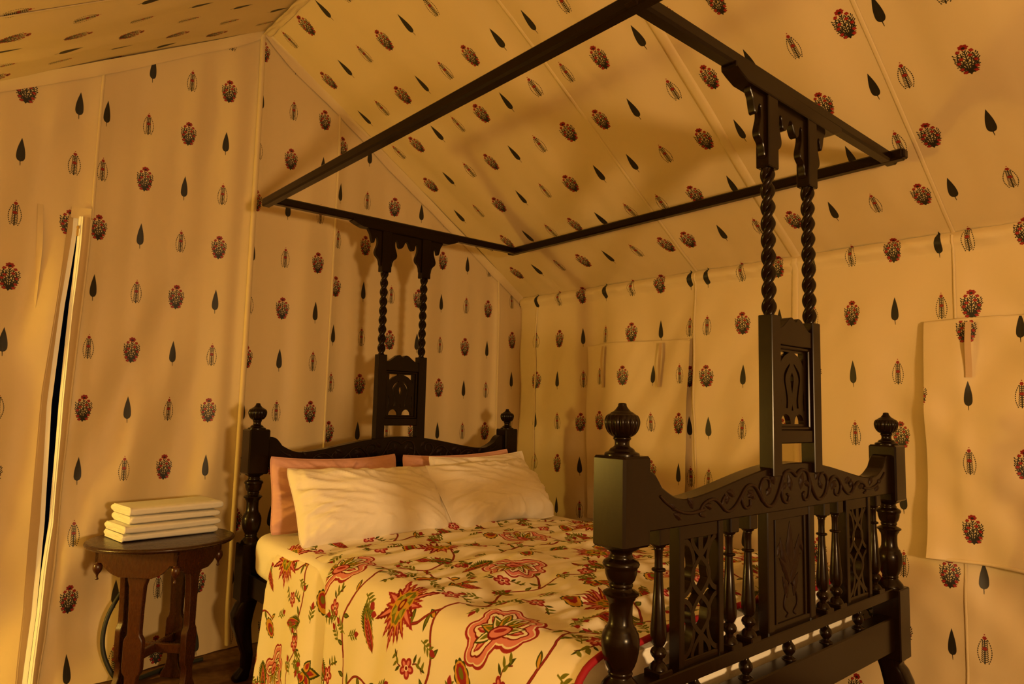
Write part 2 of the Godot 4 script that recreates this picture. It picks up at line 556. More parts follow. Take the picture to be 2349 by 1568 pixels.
	# pods, buds, small flowers, butterflies, sprigs
	for L in [[0.36, 0.60, 0.4], [0.58, 0.14, 1.9], [0.86, 0.60, -1.0], [0.08, 0.10, 2.6]]:
		var c := Vector2(L[0], L[1]) * U
		ffill(im, blob(c, 0.056 * U, 0.036 * U, 11, 0.14, L[2]), dkg)
		ffill(im, blob(c, 0.048 * U, 0.030 * U, 0, 0, L[2]), gold)
		ffill(im, blob(c + Vector2(-0.008 * U, 0).rotated(L[2]), 0.034 * U, 0.021 * U, 9, 0.1, L[2]), red)
		ffill(im, blob(c + Vector2(-0.012 * U, 0).rotated(L[2]), 0.018 * U, 0.010 * U, 0, 0, L[2]), green)
	for L in [[0.45, 0.10], [0.86, 0.30], [0.10, 0.28], [0.57, 0.52], [0.32, 0.49], [0.88, 0.93], [0.56, 0.80], [0.04, 0.84], [0.30, 0.83]]:
		var c := Vector2(L[0], L[1]) * U
		for i in 5:
			ffill(im, blob(c + Vector2.from_angle(TAU * i / 5.0 + L[0] * 9.0) * 0.019 * U, 0.0155 * U, 0.013 * U, 0, 0, TAU * i / 5.0 + L[0] * 9.0), red)
		for i in 5:
			ffill(im, blob(c + Vector2.from_angle(TAU * i / 5.0 + L[0] * 9.0) * 0.017 * U, 0.009 * U, 0.006 * U, 0, 0, TAU * i / 5.0 + L[0] * 9.0), pink)
		ffill(im, blob(c, 0.010 * U, 0.010 * U), cream)
		ffill(im, blob(c, 0.006 * U, 0.006 * U), dkred)
		for k in 2:
			var a: float = L[1] * 13.0 + k * 2.6
			fstroke(im, curve([c + Vector2.from_angle(a) * 0.03 * U, c + Vector2.from_angle(a + 0.2) * 0.055 * U, c + Vector2.from_angle(a + 0.6) * 0.075 * U], 4), 0.005 * U, 0.003 * U, stem)
			for j in 5:
				var p := c + Vector2.from_angle(a + 0.12 * j) * (0.036 + 0.009 * j) * U
				ffill(im, petal(p, a + (0.9 if j % 2 else -0.7), 0.030 * U, 0.011 * U), green if j % 3 else dkg)
	for L in [[0.40, 0.72, 0.3], [0.80, 0.06, 2.0]]:
		var c := Vector2(L[0], L[1]) * U
		for w in [[-0.5, 0.085, 0.05], [0.5, 0.085, 0.05], [-1.5, 0.06, 0.045], [1.5, 0.06, 0.045]]:
			ffill(im, petal(c, L[2] + w[0], w[1] * U, w[2] * U, 0.12), dkg)
			ffill(im, petal(c, L[2] + w[0], w[1] * 0.86 * U, w[2] * 0.68 * U), gold)
			ffill(im, petal(c + Vector2.from_angle(L[2] + w[0]) * 0.014 * U, L[2] + w[0], w[1] * 0.52 * U, w[2] * 0.4 * U), red)
		fstroke(im, PackedVector2Array([c - Vector2.from_angle(L[2]) * 0.02 * U, c + Vector2.from_angle(L[2]) * 0.05 * U]), 0.012 * U, 0.004 * U, dkg)
	for i in 60:
		var c := Vector2(rng.randf(), rng.randf()) * U
		var ok := true
		for b in big + car:
			if ((b * U) - c).length() < 0.17 * U: ok = false
		if not ok: continue
		var a := rng.randf() * TAU
		fstroke(im, PackedVector2Array([c, c + Vector2.from_angle(a) * 0.06 * U]), 0.004 * U, 0.002 * U, green)
		for j in 6:
			ffill(im, petal(c + Vector2.from_angle(a) * (0.012 + 0.009 * j) * U, a + (0.8 if j % 2 else -0.8), 0.028 * U, 0.010 * U), green)
		ffill(im, petal(c + Vector2.from_angle(a) * 0.055 * U, a, 0.034 * U, 0.02 * U), red)
	im.resize(1024, 1024, Image.INTERPOLATE_BILINEAR)
	return ImageTexture.create_from_image(im)


func std(col: Color, rough: float, spec := 0.5) -> StandardMaterial3D:
	var m := StandardMaterial3D.new()
	m.albedo_color = col
	m.roughness = rough
	m.metallic_specular = spec
	return m


func noise_tex(freq: float, octaves: int, ramp: Array, size := 256, sd := 1, stretch := 1.0) -> NoiseTexture2D:
	var n := FastNoiseLite.new()
	n.seed = sd
	n.frequency = freq
	n.fractal_octaves = octaves
	var t := NoiseTexture2D.new()
	t.width = size; t.height = int(size * stretch); t.seamless = true
	t.noise = n
	var g := Gradient.new()
	g.set_color(0, ramp[0]); g.set_color(1, ramp[1])
	t.color_ramp = g
	return t


func bump_tex(freq: float, strength: float, size := 256, sd := 3) -> NoiseTexture2D:
	var n := FastNoiseLite.new()
	n.seed = sd
	n.frequency = freq
	n.fractal_octaves = 3
	var t := NoiseTexture2D.new()
	t.width = size; t.height = size; t.seamless = true
	t.as_normal_map = true
	t.bump_strength = strength
	t.noise = n
	return t


func materials() -> void:
	var m := std(Color.WHITE, 0.5, 0.45)
	m.albedo_texture = cloth_print()
	M.print = m
	M.plain = std(Color(0.80, 0.715, 0.545), 0.62, 0.35)
	M.band = std(Color(0.74, 0.63, 0.45), 0.6, 0.35)
	M.webbing = std(Color(0.72, 0.60, 0.44), 0.7, 0.3)
	M.tape = std(Color(0.93, 0.92, 0.88), 0.6, 0.4)
	M.brass = std(Color(0.75, 0.6, 0.3), 0.3, 0.5); M.brass.metallic = 0.9

	m = std(Color.WHITE, 0.30, 0.31)   # near black lacquered wood
	m.albedo_texture = noise_tex(0.02, 4, [Color(0.072, 0.032, 0.008), Color(0.100, 0.046, 0.012)], 256, 11, 1.0)
	m.uv1_triplanar = true; m.uv1_scale = Vector3(9, 1.3, 9)
	m.roughness_texture = noise_tex(0.05, 3, [Color(0.21, 0.21, 0.21), Color(0.26, 0.26, 0.26)], 256, 12)
	m.roughness = 1.0
	M.ebony = m
	M.carved = std(Color(0.125, 0.062, 0.022), 0.5, 0.32)
	m = std(Color.WHITE, 1.0, 0.5)   # red brown polished table wood
	m.albedo_texture = noise_tex(0.03, 4, [Color(0.23, 0.115, 0.048), Color(0.29, 0.148, 0.064)], 256, 21)
	m.uv1_triplanar = true; m.uv1_scale = Vector3(9, 2.0, 9)
	m.roughness_texture = noise_tex(0.05, 3, [Color(0.22, 0.22, 0.22), Color(0.34, 0.34, 0.34)], 256, 22)
	M.teak = m
	m = m.duplicate()
	m.albedo_texture = noise_tex(0.03, 4, [Color(0.17, 0.09, 0.042), Color(0.215, 0.115, 0.054)], 256, 23)
	m.uv1_scale = Vector3(2.0, 2.0, 9)
	M.teak_top = m

	m = std(Color(0.93, 0.90, 0.84), 0.75, 0.3)
	m.normal_enabled = true; m.normal_texture = bump_tex(0.04, 3.0, 256, 31); m.normal_scale = 0.25
	m.uv1_triplanar = true; m.uv1_scale = Vector3(6, 6, 6)
	M.cotton = m
	m = m.duplicate(); m.albedo_color = Color(0.84, 0.65, 0.59); M.pink = m
	m = std(Color(0.95, 0.93, 0.88), 0.95, 0.1)
	m.normal_enabled = true; m.normal_texture = bump_tex(0.12, 10.0, 256, 33); m.normal_scale = 0.9
	m.uv1_triplanar = true; m.uv1_scale = Vector3(12, 12, 12)
	M.terry = m
	m = std(Color.WHITE, 0.8, 0.25)
	m.albedo_texture = spread_print()
	M.spread = m
	M.hem = std(Color(0.55, 0.10, 0.13), 0.7, 0.3)
	M.rubber = std(Color(0.16, 0.16, 0.13), 0.5, 0.4)
	m = std(Color.WHITE, 0.85, 0.25)
	m.albedo_texture = noise_tex(0.03, 4, [Color(0.30, 0.20, 0.11), Color(0.42, 0.29, 0.17)], 512, 41)
	m.uv1_triplanar = true; m.uv1_scale = Vector3(1.2, 1.2, 1.2)
	M.mat = m
	M.curtain = std(Color(0.20, 0.12, 0.07), 0.9, 0.2)
	M.iron = std(Color(0.10, 0.09, 0.08), 0.5, 0.5)


# ------------------------------------------------------------------ tent
func roof_y(x: float) -> float:
	return RY - (SR * (x - RX) if x > RX else SL * (RX - x))


func head_z(x: float, y: float) -> float:
	var top := clampf((roof_y(x) - y) / 0.28, 0.0, 1.0)
	var d := 0.036 * nv.get_noise_2d(x * 235.0, y * 12.0 + 40.0)
	d += 0.007 * nv.get_noise_2d(x * 560.0 + 300.0, y * 20.0)
	var lw := smoothstep(-1.6, -0.75, x) * (1.0 - smoothstep(-0.25, 0.1, x))
	var q := Vector2(x + 0.75, y - 1.75).rotated(0.42)
	d += 0.040 * lw * nv.get_noise_2d(q.x * 190.0 + 60.0, q.y * 22.0)
	q = Vector2(x + 0.6, y - 0.6).rotated(-0.75)
	d += 0.022 * lw * (1.0 - smoothstep(0.2, 1.2, y)) * nv.get_noise_2d(q.x * 240.0 - 90.0, q.y * 40.0)
	for s in [-0.675, 0.092, 0.588, 1.905]:     # cloth is drawn tight at the seams
		d += 0.012 * exp(-pow((x - s) / 0.035, 2.0))
	d *= 0.15 + 0.85 * top
	d += 0.10 * pow(clampf(1.0 - y / 0.4, 0.0, 1.0), 2.0) * (1.0 - smoothstep(-0.75, 0.1, x))
	d += 0.03 * pow(clampf(1.0 - y / 0.3, 0.0, 1.0), 2.0)
	return ZW + d


func side_x(z: float, y: float) -> float:
	var d := 0.028 * nv.get_noise_2d(z * 190.0 + 700.0, y * 26.0)
	var q := Vector2(z - 2.5, y - 1.6).rotated(-0.75)
	d += 0.034 * smoothstep(1.8, 2.4, z) * nv.get_noise_2d(q.x * 230.0, q.y * 60.0 + 500.0)
	q = Vector2(z - 1.1, y - 1.9).rotated(0.5)
	d += 0.024 * smoothstep(2.1, 1.7, y) * nv.get_noise_2d(q.x * 300.0 + 50.0, q.y * 50.0 + 900.0)
	for s in [-0.3, 1.06, 1.645, 2.385, 3.1]:
		d += 0.010 * exp(-pow((z - s) / 0.04, 2.0))
	var top := clampf((2.1 - y) / 0.35, 0.0, 1.0)
	d *= 0.12 + 0.88 * top
	# gathered band under the eave
	if y > 2.045:
		var t := (y - 2.045) / 0.07
		d += 0.024 * pow(sin(PI * clampf(t, 0.0, 1.0)), 0.6) + 0.010 * nf.get_noise_2d(z * 900.0 + y * 700.0, y * 300.0)
	elif y > 1.98:
		d += 0.003 * nf.get_noise_2d(z * 1100.0, y * 100.0) * (y - 1.98) / 0.065
	d += 0.06 * pow(clampf(1.0 - y / 0.6, 0.0, 1.0), 2.0)
	return XS - d


func roof_p(z: float, s: float, right: bool) -> Vector3:
	var m := SR if right else SL
	var sg := 1.0 if right else -1.0
	var c := 1.0 / sqrt(1.0 + m * m)
	var p := Vector3(RX + sg * s * c, RY - s * c * m, z)
	var nn := Vector3(-sg * m * c, -c, 0)
	var far := 2.41 if right else 3.2
	var e := sin(PI * clampf(s / far, 0.0, 1.0))
	var d := 0.034 * nv.get_noise_2d(z * 170.0 + (0.0 if right else 2000.0), s * 30.0) * e
	d += 0.006 * nf.get_noise_2d(z * 420.0, s * 80.0) * clampf(s / 0.3, 0.0, 1.0)
	if right and s > 1.95: d += 0.006 * nf.get_noise_2d(z * 700.0 + 90.0, s * 120.0) * (s - 1.95) / 0.45
	if not right: d += 0.02 * e * sin(z * 5.0 + 1.0)
	return p + nn * d * clampf((far - s) / 0.15, 0.0, 1.0)


func seam(parent: Node3D, f: Callable, nn: Vector3, side: Vector3, w: float, h: float, steps: int, mat: Material) -> void:
	var mb := MB.new()
	mb.grid(func(a: float, b: float) -> Vector3:
		var s := a * 2.0 - 1.0
		return f.call(b) + side * s * w / 2.0 + nn * (h * sqrt(maxf(0.0, 1.0 - s * s)) + 0.0012), 8, steps)
	part("seam", mb, mat, parent)


func uvk(c: float, k: float) -> Vector2:
	return Vector2((c + 0.5) / 3.0, (k + 0.5) / 3.0)


func gap_l(y: float) -> float: return lerp_table([[2.09, -0.7335], [2.02, -0.738], [1.73, -0.760], [1.26, -0.777], [0.72, -0.763], [0.5, -0.765], [0.33, -0.768], [0.0, -0.80]], y)
func gap_r(y: float) -> float: return lerp_table([[2.09, -0.7325], [2.02, -0.733], [1.73, -0.743], [1.26, -0.749], [0.72, -0.747], [0.5, -0.762], [0.33, -0.767], [0.0, -0.799]], y)
func band_l(y: float) -> float: return lerp_table([[2.16, -0.765], [1.72, -0.790], [1.31, -0.815], [0.9, -0.815], [0.34, -0.812], [0.0, -0.835]], y)
func band_r(y: float) -> float: return lerp_table([[2.16, -0.680], [1.73, -0.690], [1.31, -0.703], [0.9, -0.709], [0.54, -0.712], [0.23, -0.731], [0.0, -0.765]], y)


func build_head_wall() -> void:
	var w := struct("wall_head")
	var strips := [
		[-0.675, 0.092, -0.646, 0.191, 0.953, 0.2925, 1],
		[0.092, 0.588, 0.10, 0.195, 1.2455, 0.2925, 1],
		[0.588, 1.905, 0.617, 0.20, 1.71, 0.290, 1],
		[1.905, XS, 2.03, 0.19, 1.5, 0.29, 1]]
	for s in strips:
		var mb := MB.new()
		mb.grid(func(a: float, b: float) -> Vector3:
			var y := 0.003 + (roof_y(lerpf(s[0], s[1], a)) - 0.003) * b
			var x0: float = band_r(y) if s[0] == -0.675 and y < 2.16 else s[0]
			var x: float = lerpf(x0, s[1], a)
			y = 0.003 + (roof_y(x) - 0.003) * b
			return Vector3(x, y, head_z(x, y)), maxi(6, int((s[1] - s[0]) / 0.02)), 130,
			func(_a: float, _b: float, p: Vector3) -> Vector2: return uvk((p.x - s[2]) / s[3], (s[4] - p.y) / s[5]))
		part("cloth_panel", mb, M.print, w)
	var uvl := func(_a: float, _b: float, p: Vector3) -> Vector2: return uvk((p.x + 0.765) / 0.215, (2.71 - p.y) / 0.2925)
	var up := MB.new()
	up.grid(func(a: float, b: float) -> Vector3:
		var x := lerpf(XL, -0.675, a)
		var y := 2.16 + (roof_y(x) - 2.16) * b
		return Vector3(x, y, head_z(x, y)), 90, 40, uvl)
	part("cloth_panel", up, M.print, w)
	var lo := MB.new()
	lo.grid(func(a: float, b: float) -> Vector3:
		var y := 0.003 + 2.159 * b
		var x := lerpf(XL, band_l(y), a)
		return Vector3(x, y, head_z(x, y) + 0.012 * smoothstep(0.85, 1.0, a) * clampf((2.16 - y) / 0.3, 0.0, 1.0)), 90, 90, uvl)
	part("cloth_panel", lo, M.print, w)
	for q in [[-0.676, 0.014, 0.004, 2.16], [0.092, 0.030, 0.014, 0.02], [0.588, 0.016, 0.005, 0.02], [1.905, 0.02, 0.006, 0.3]]:
		seam(w, func(b: float) -> Vector3:
			var y: float = lerpf(q[3], roof_y(q[0]), b)
			return Vector3(q[0], y, head_z(q[0], y)), Vector3(0, 0, 1), Vector3.RIGHT, q[1], q[2], 110, M.plain)
	# plain bands along the two roof edges
	for k in 2:
		var t := struct("trim_%d" % (k + 1))
		var mb := MB.new()
		mb.grid(func(a: float, b: float) -> Vector3:
			var x := lerpf(RX, XS if k == 0 else XL, a)
			var y := roof_y(x) + 0.004 - (0.062 + 0.006 * sin(x * 7.0)) * (1.0 - b) * (0.55 + 0.45 * minf(1.0, absf(x - RX) / 0.15))
			return Vector3(x, y, head_z(x, y) + 0.006 + 0.022 * pow(b, 2.0) + 0.004 * nf.get_noise_2d(x * 300.0, y * 200.0)), 110, 8)
		part("cloth_band", mb, M.plain, t)
	# zipped doorway
	var d := struct("door_1")
	var mb := MB.new()
	mb.grid(func(a: float, b: float) -> Vector3:
		var y := 2.15 * b + 0.01
		var x := lerpf(band_l(y) - 0.006, gap_l(y) - 0.018, a)
		return Vector3(x, y, head_z(x, y) + 0.014 - 0.012 * a), 6, 90)
	part("zip_band", mb, M.band, d)
	mb = MB.new()
	mb.grid(func(a: float, b: float) -> Vector3:
		var y := 2.15 * b + 0.01
		var x := lerpf(gap_r(y) + 0.014, band_r(y) + 0.006, a)
		return Vector3(x, y, head_z(x, y) + 0.020 * (1.0 - a) + 0.008 * sin(a * PI)), 6, 90)
	part("zip_band", mb, M.band, d)
	seam(d, func(b: float) -> Vector3:
		var y := lerpf(0.02, 2.15, b)
		return Vector3(band_r(y), y, head_z(band_r(y), y) + 0.004), Vector3(0, 0, 1), Vector3.RIGHT, 0.012, 0.006, 90, M.plain)
	for side in 2:
		for strand in (1 if side == 0 else 2):
			mb = MB.new()
			mb.grid(func(a: float, b: float) -> Vector3:
				var y := 2.15 * b + 0.01
				var x: float
				var dz: float
				if side == 0:
					x = lerpf(gap_l(y) - 0.019, gap_l(y), a)
					dz = 0.001 + 0.006 * a
				elif strand == 0:
					x = lerpf(gap_r(y), gap_r(y) + 0.009, a)
					dz = 0.010 + 0.010 * a
				else:
					x = lerpf(gap_r(y) + 0.009, gap_r(y) + 0.016, a)
					dz = 0.018 + 0.006 * a
				return Vector3(x, y, head_z(x, y) + dz), 3, 90)
			part("zip_tape", mb, M.tape, d)
	mb = MB.new()
	mb.grid(func(a: float, b: float) -> Vector3:
		var x := lerpf(-0.764, -0.683, a); var y := lerpf(2.150, 2.205, b)
		return Vector3(x, y, head_z(x, y) + 0.012), 4, 4)
	part("zip_patch", mb, M.plain, d)
	mb = MB.new()
	mb.box(Vector3(-0.7325, 2.105, head_z(-0.733, 2.105) + 0.018), Vector3(0.010, 0.016, 0.010), 0.003)
	mb.box(Vector3(-0.7335, 2.078, head_z(-0.733, 2.08) + 0.022), Vector3(0.008, 0.034, 0.003), 0.001)
	part("zip_slider", mb, M.brass, d)
	mb = MB.new()
	mb.grid(func(a: float, b: float) -> Vector3:
		var y := lerpf(1.63, 2.19, b)
		var x := -0.888 + 0.012 * sin(b * 3.0) + (a - 0.5) * 0.024 * (0.7 + 0.3 * absf(cos(b * 4.0)))
		return Vector3(x, y, head_z(x, y) + 0.005 + 0.006 * sin(b * PI) + (a - 0.5) * 0.01 * sin(b * 4.0)), 4, 40)
	part("tie_tape", mb, M.plain, d)


func roof_c(z: float, s: float, strip: int) -> float:
	match strip:
		0: return lerpf((z - 0.06) / 0.21, (z - 0.14) / 0.2175, smoothstep(1.7, 2.4, s))
		1: return (z - 1.125) / 0.212 + 1.0
		2: return (z - 1.74) / 0.19 + 1.0
	return (z - 2.425) / 0.205 + 2.0


func build_roof_and_sides() -> void:
	var vE := (2.41 - 0.11) / 0.2925
	var strips := [[ZW, 1.045], [1.045, 1.645], [1.645, 2.365], [2.365, 3.1], [3.1, ZE]]
	var ce := struct("ceiling")
	var wr := struct("wall_right")
	for i in 5:
		var z0: float = strips[i][0]; var z1: float = strips[i][1]
		var nz := maxi(8, int((z1 - z0) / (0.025 if i < 4 else 0.1)))
		var mb := MB.new()
		mb.grid(func(a: float, b: float) -> Vector3: return roof_p(lerpf(z0, z1, a), 2.41 * b, true), nz, 96 if i < 4 else 40,
			func(a: float, b: float, _p: Vector3) -> Vector2: return uvk(roof_c(lerpf(z0, z1, a), 2.41 * b, i), (2.41 * b - 0.11) / 0.2925))
		part("cloth_panel", mb, M.print, ce)
		mb = MB.new()
		mb.grid(func(a: float, b: float) -> Vector3:
			var z := lerpf(z0, z1, a); var y := 2.115 * (1.0 - b) + 0.01 * b
			return Vector3(side_x(z, y), y, z), nz, 110 if i < 4 else 40,
			func(a: float, b: float, p: Vector3) -> Vector2: return uvk(roof_c(p.z, 2.41, i), vE + (2.115 - p.y) / 0.2875))
		part("cloth_panel", mb, M.print, wr)
		if i < 4:
			var wd: float = [0.018, 0.05, 0.016, 0.02][i]
			seam(ce, func(b: float) -> Vector3: return roof_p(z1, 2.41 * b, true), Vector3(-0.54, -0.84, 0), Vector3(0, 0, 1), wd, [0.0025, 0.007, 0.002, 0.002][i], 60, M.plain)
			seam(wr, func(b: float) -> Vector3:
				var y := lerpf(2.10, 0.02, b)
				return Vector3(side_x(z1, y), y, z1), Vector3(-1, 0, 0), Vector3(0, 0, 1), wd * 0.7, 0.005, 70, M.plain)
	seam(wr, func(b: float) -> Vector3:
		var y := lerpf(2.03, 0.02, b)
		return Vector3(side_x(-0.3, y), y, -0.3), Vector3(-1, 0, 0), Vector3(0, 0, 1), 0.016, 0.005, 70, M.plain)
	# the other slope
	var cl := struct("ceiling")
	var sl := (RX - XL) * sqrt(1.0 + SL * SL)
	for i in 5:
		var z0: float = [ZW, 0.30, 1.0, 1.7, 2.4][i]; var z1: float = [0.30, 1.0, 1.7, 2.4, ZE][i]
		var mb := MB.new()
		mb.grid(func(a: float, b: float) -> Vector3: return roof_p(lerpf(z1, z0, a), sl * b, false), 24, 60,
			func(a: float, b: float, _p: Vector3) -> Vector2:
				var z := lerpf(z1, z0, a); var s := sl * b
				return uvk(-(z + 0.03 + 0.2 * (s - 0.42)) / 0.18 + 1.0, (s - 0.61) / 0.265))
		part("cloth_panel", mb, M.print, cl)
		if i > 0:
			seam(cl, func(b: float) -> Vector3: return roof_p(z0, sl * b, false), Vector3(0.5, -0.86, 0), Vector3(0, 0, 1), 0.014, 0.003, 40, M.plain)
	# gathered strip under the ridge
	var t := struct("trim_3")
	var mb := MB.new()
	mb.grid(func(a: float, b: float) -> Vector3:
		var z := lerpf(ZW, ZE, b)
		var s := a * 2.0 - 1.0
		return Vector3(RX + s * 0.024, RY - 0.014 - 0.008 * (1.0 - s * s) - 0.010 * absf(s) + 0.006 * nf.get_noise_2d(z * 800.0, s * 90.0), z), 6, 300)
	part("ridge_band", mb, M.plain, t)
	var wl := struct("wall_left")
	mb = MB.new()
	mb.grid(func(a: float, b: float) -> Vector3:
		var z := lerpf(ZE, ZW, a); var y := lerpf(0.01, roof_y(XL), b)
		return Vector3(XL + 0.02 * nv.get_noise_2d(z * 150.0, y * 30.0) * sin(PI * b), y, z), 120, 30,
		func(_a: float, _b: float, p: Vector3) -> Vector2: return uvk(-p.z / 0.195, (1.6 - p.y) / 0.2925))
	part("cloth_panel", mb, M.print, wl)
	var wf := struct("wall_front")
	mb = MB.new()
	mb.grid(func(a: float, b: float) -> Vector3:
		var x := lerpf(XS, XL, a); var y := lerpf(0.01, roof_y(x), b)
		return Vector3(x, y, ZE), 60, 40,
		func(_a: float, _b: float, p: Vector3) -> Vector2: return uvk(-p.x / 0.195, (1.6 - p.y) / 0.2925))
	part("curtain", mb, M.curtain, wf)
	var fl := MB.new()
	fl.grid(func(a: float, b: float) -> Vector3: return Vector3(lerpf(XL - 0.1, XS + 0.1, a), 0.0, lerpf(ZE + 0.1, ZW - 0.1, b)), 2, 2)
	var f := part("floor", fl, M.mat, self)
	f.set_meta("kind", "structure")
	# window covers that hang from the side wall
	for k in 2:
		var win := struct("window_%d" % (k + 1))
		var z0: float = [0.20, 2.245][k]; var z1: float = [1.03, 3.05][k]
		mb = MB.new()
		mb.grid(func(a: float, b: float) -> Vector3:
			var z := lerpf(z0 + (0.03 * b if k == 0 else 0.0), z1 - (0.035 * b if k == 0 else 0.0), a)
			var y := lerpf(1.715, [0.60, 0.70][k] - (0.02 * a if k == 1 else 0.0), b) + 0.006 * sin(a * 4.0)
			var off := 0.016 + 0.026 * b * b + 0.022 * exp(-pow((a - (1.0 if k == 0 else 0.0)) / 0.08, 2.0)) * sqrt(b)
			off += 0.010 * sin(a * 17.0 + k) * exp(-b * 6.0) * 0.5 + 0.030 * nv.get_noise_2d(z * 210.0 + 1500.0, y * 34.0) * (0.25 + 0.75 * b)
			return Vector3(side_x(z, y) - off - 0.012, y, z), 44, 56,
			func(_a: float, _b: float, p: Vector3) -> Vector2:
				return uvk((p.z - 0.335) / 0.207 + 1.0, (1.515 - p.y) / 0.285) if k == 0 else uvk((p.z - 2.41) / 0.19, (1.396 - p.y) / 0.28))
		part("window_flap", mb, M.print, win)
		seam(win, func(b: float) -> Vector3:
			var z := lerpf(z0, z1, b)
			return Vector3(side_x(z, 1.715) - 0.016, 1.715 + 0.006 * sin(b * 4.0), z), Vector3(-1, 0, 0), Vector3.UP, 0.016, 0.008, 40, M.plain)
		if k == 1:
			seam(win, func(b: float) -> Vector3:
				var z := lerpf(z0, z1, b); var y := 0.70 - 0.02 * b + 0.006 * sin(b * 4.0)
				return Vector3(side_x(z, y) - 0.048, y, z), Vector3(-1, 0, 0), Vector3.UP, 0.016, 0.006, 40, M.plain)
		for q in ([0.392, 0.825] if k == 0 else [2.425]):
			mb = MB.new()
			mb.grid(func(a: float, b: float) -> Vector3:
				var y := lerpf(1.705, 1.44 + (0.03 if k == 1 else 0.0), b); var z: float = q + (a - 0.5) * 0.022 - 0.008 * b
				return Vector3(side_x(z, y) - 0.050 - 0.008 * sin(b * 5.0), y, z), 3, 16)
			part("tie_tape", mb, M.webbing, win)


# ------------------------------------------------------------------ bed
func sq_box(mb: MB, x: float, y0: float, y1: float, hw: float, hz := -1.0, z := 0.0, b := 0.004) -> void:
	mb.box(Vector3(x, (y0 + y1) / 2.0, z), Vector3(hw * 2.0, y1 - y0, (hw if hz < 0 else hz) * 2.0), b)


func finial_mesh() -> ArrayMesh:
	var mb := MB.new()
	var pr := []
	for q in curve([Vector2(0.042, 0.0), Vector2(0.041, 0.006), Vector2(0.032, 0.010), Vector2(0.028, 0.016), Vector2(0.019, 0.022), Vector2(0.0175, 0.030), Vector2(0.019, 0.036), Vector2(0.0215, 0.039), Vector2(0.0215, 0.042), Vector2(0.020, 0.043), Vector2(0.030, 0.049), Vector2(0.0385, 0.060), Vector2(0.0430, 0.075), Vector2(0.0425, 0.086), Vector2(0.038, 0.095), Vector2(0.030, 0.0995), Vector2(0.027, 0.102), Vector2(0.020, 0.106), Vector2(0.013, 0.114), Vector2(0.0105, 0.119), Vector2(0.009, 0.124), Vector2(0.0, 0.1255)], 3): pr.append(q)
	mb.lathe(pr, 108, 18, 0.10, 0.042, 0.101)
	return mb.commit(M.ebony)


func post_mesh() -> ArrayMesh:
	var mb := MB.new()
	sq_box(mb, 0, 0.974, 1.186, 0.050, -1.0, 0.0, 0.006)
	sq_box(mb, 0, 0.39, 0.65, 0.050, -1.0, 0.0, 0.004)
	var pr := [Vector2(0.046, 0.976), Vector2(0.040, 0.968), Vector2(0.030, 0.964), Vector2(0.026, 0.958), Vector2(0.0265, 0.954), Vector2(0.029, 0.951), Vector2(0.029, 0.947), Vector2(0.034, 0.944), Vector2(0.041, 0.940), Vector2(0.044, 0.934), Vector2(0.042, 0.928), Vector2(0.039, 0.925), Vector2(0.0385, 0.921), Vector2(0.037, 0.910), Vector2(0.033, 0.898), Vector2(0.027, 0.890), Vector2(0.0285, 0.887), Vector2(0.0285, 0.883), Vector2(0.026, 0.880), Vector2(0.027, 0.876), Vector2(0.036, 0.872), Vector2(0.0425, 0.868), Vector2(0.0425, 0.864), Vector2(0.036, 0.859), Vector2(0.034, 0.853), Vector2(0.030, 0.849), Vector2(0.028, 0.840), Vector2(0.0275, 0.82), Vector2(0.0285, 0.802), Vector2(0.032, 0.792), Vector2(0.037, 0.787), Vector2(0.0375, 0.783), Vector2(0.042, 0.776), Vector2(0.0445, 0.764), Vector2(0.0446, 0.750), Vector2(0.043, 0.735), Vector2(0.039, 0.717), Vector2(0.033, 0.702), Vector2(0.027, 0.692), Vector2(0.028, 0.689), Vector2(0.029, 0.686), Vector2(0.027, 0.683), Vector2(0.028, 0.678), Vector2(0.036, 0.670), Vector2(0.043, 0.661), Vector2(0.046, 0.653), Vector2(0.047, 0.648)]
	pr.reverse()
	mb.lathe(pr, 40)
	return mb.commit(M.ebony)


func leg_mesh(dx: float, dz: float) -> ArrayMesh:
	var mb := MB.new()
	var T := [[0.395, 0.0], [0.372, -0.006], [0.35, 0.004], [0.30, 0.016], [0.25, 0.016], [0.19, 0.004], [0.12, -0.010], [0.06, -0.008], [0.03, 0.004], [0.0, 0.012]]
	var H := [[0.395, 0.048], [0.372, 0.037], [0.35, 0.042], [0.30, 0.046], [0.25, 0.040], [0.19, 0.031], [0.12, 0.024], [0.06, 0.022], [0.03, 0.030], [0.012, 0.034], [0.0, 0.028]]
	mb.grid(func(a: float, b: float) -> Vector3:
		var y := 0.395 * b
		var o := lerp_table(T, y); var h := lerp_table(H, y)
		var an := TAU * a
		var c := Vector2(cos(an), sin(an))
		var m := pow(pow(absf(c.x), 6.0) + pow(absf(c.y), 6.0), -1.0 / 6.0)
		return Vector3(c.x * m * h + dx * o, y, -c.y * m * h + dz * o), 24, 40)
	return mb.commit(M.ebony)


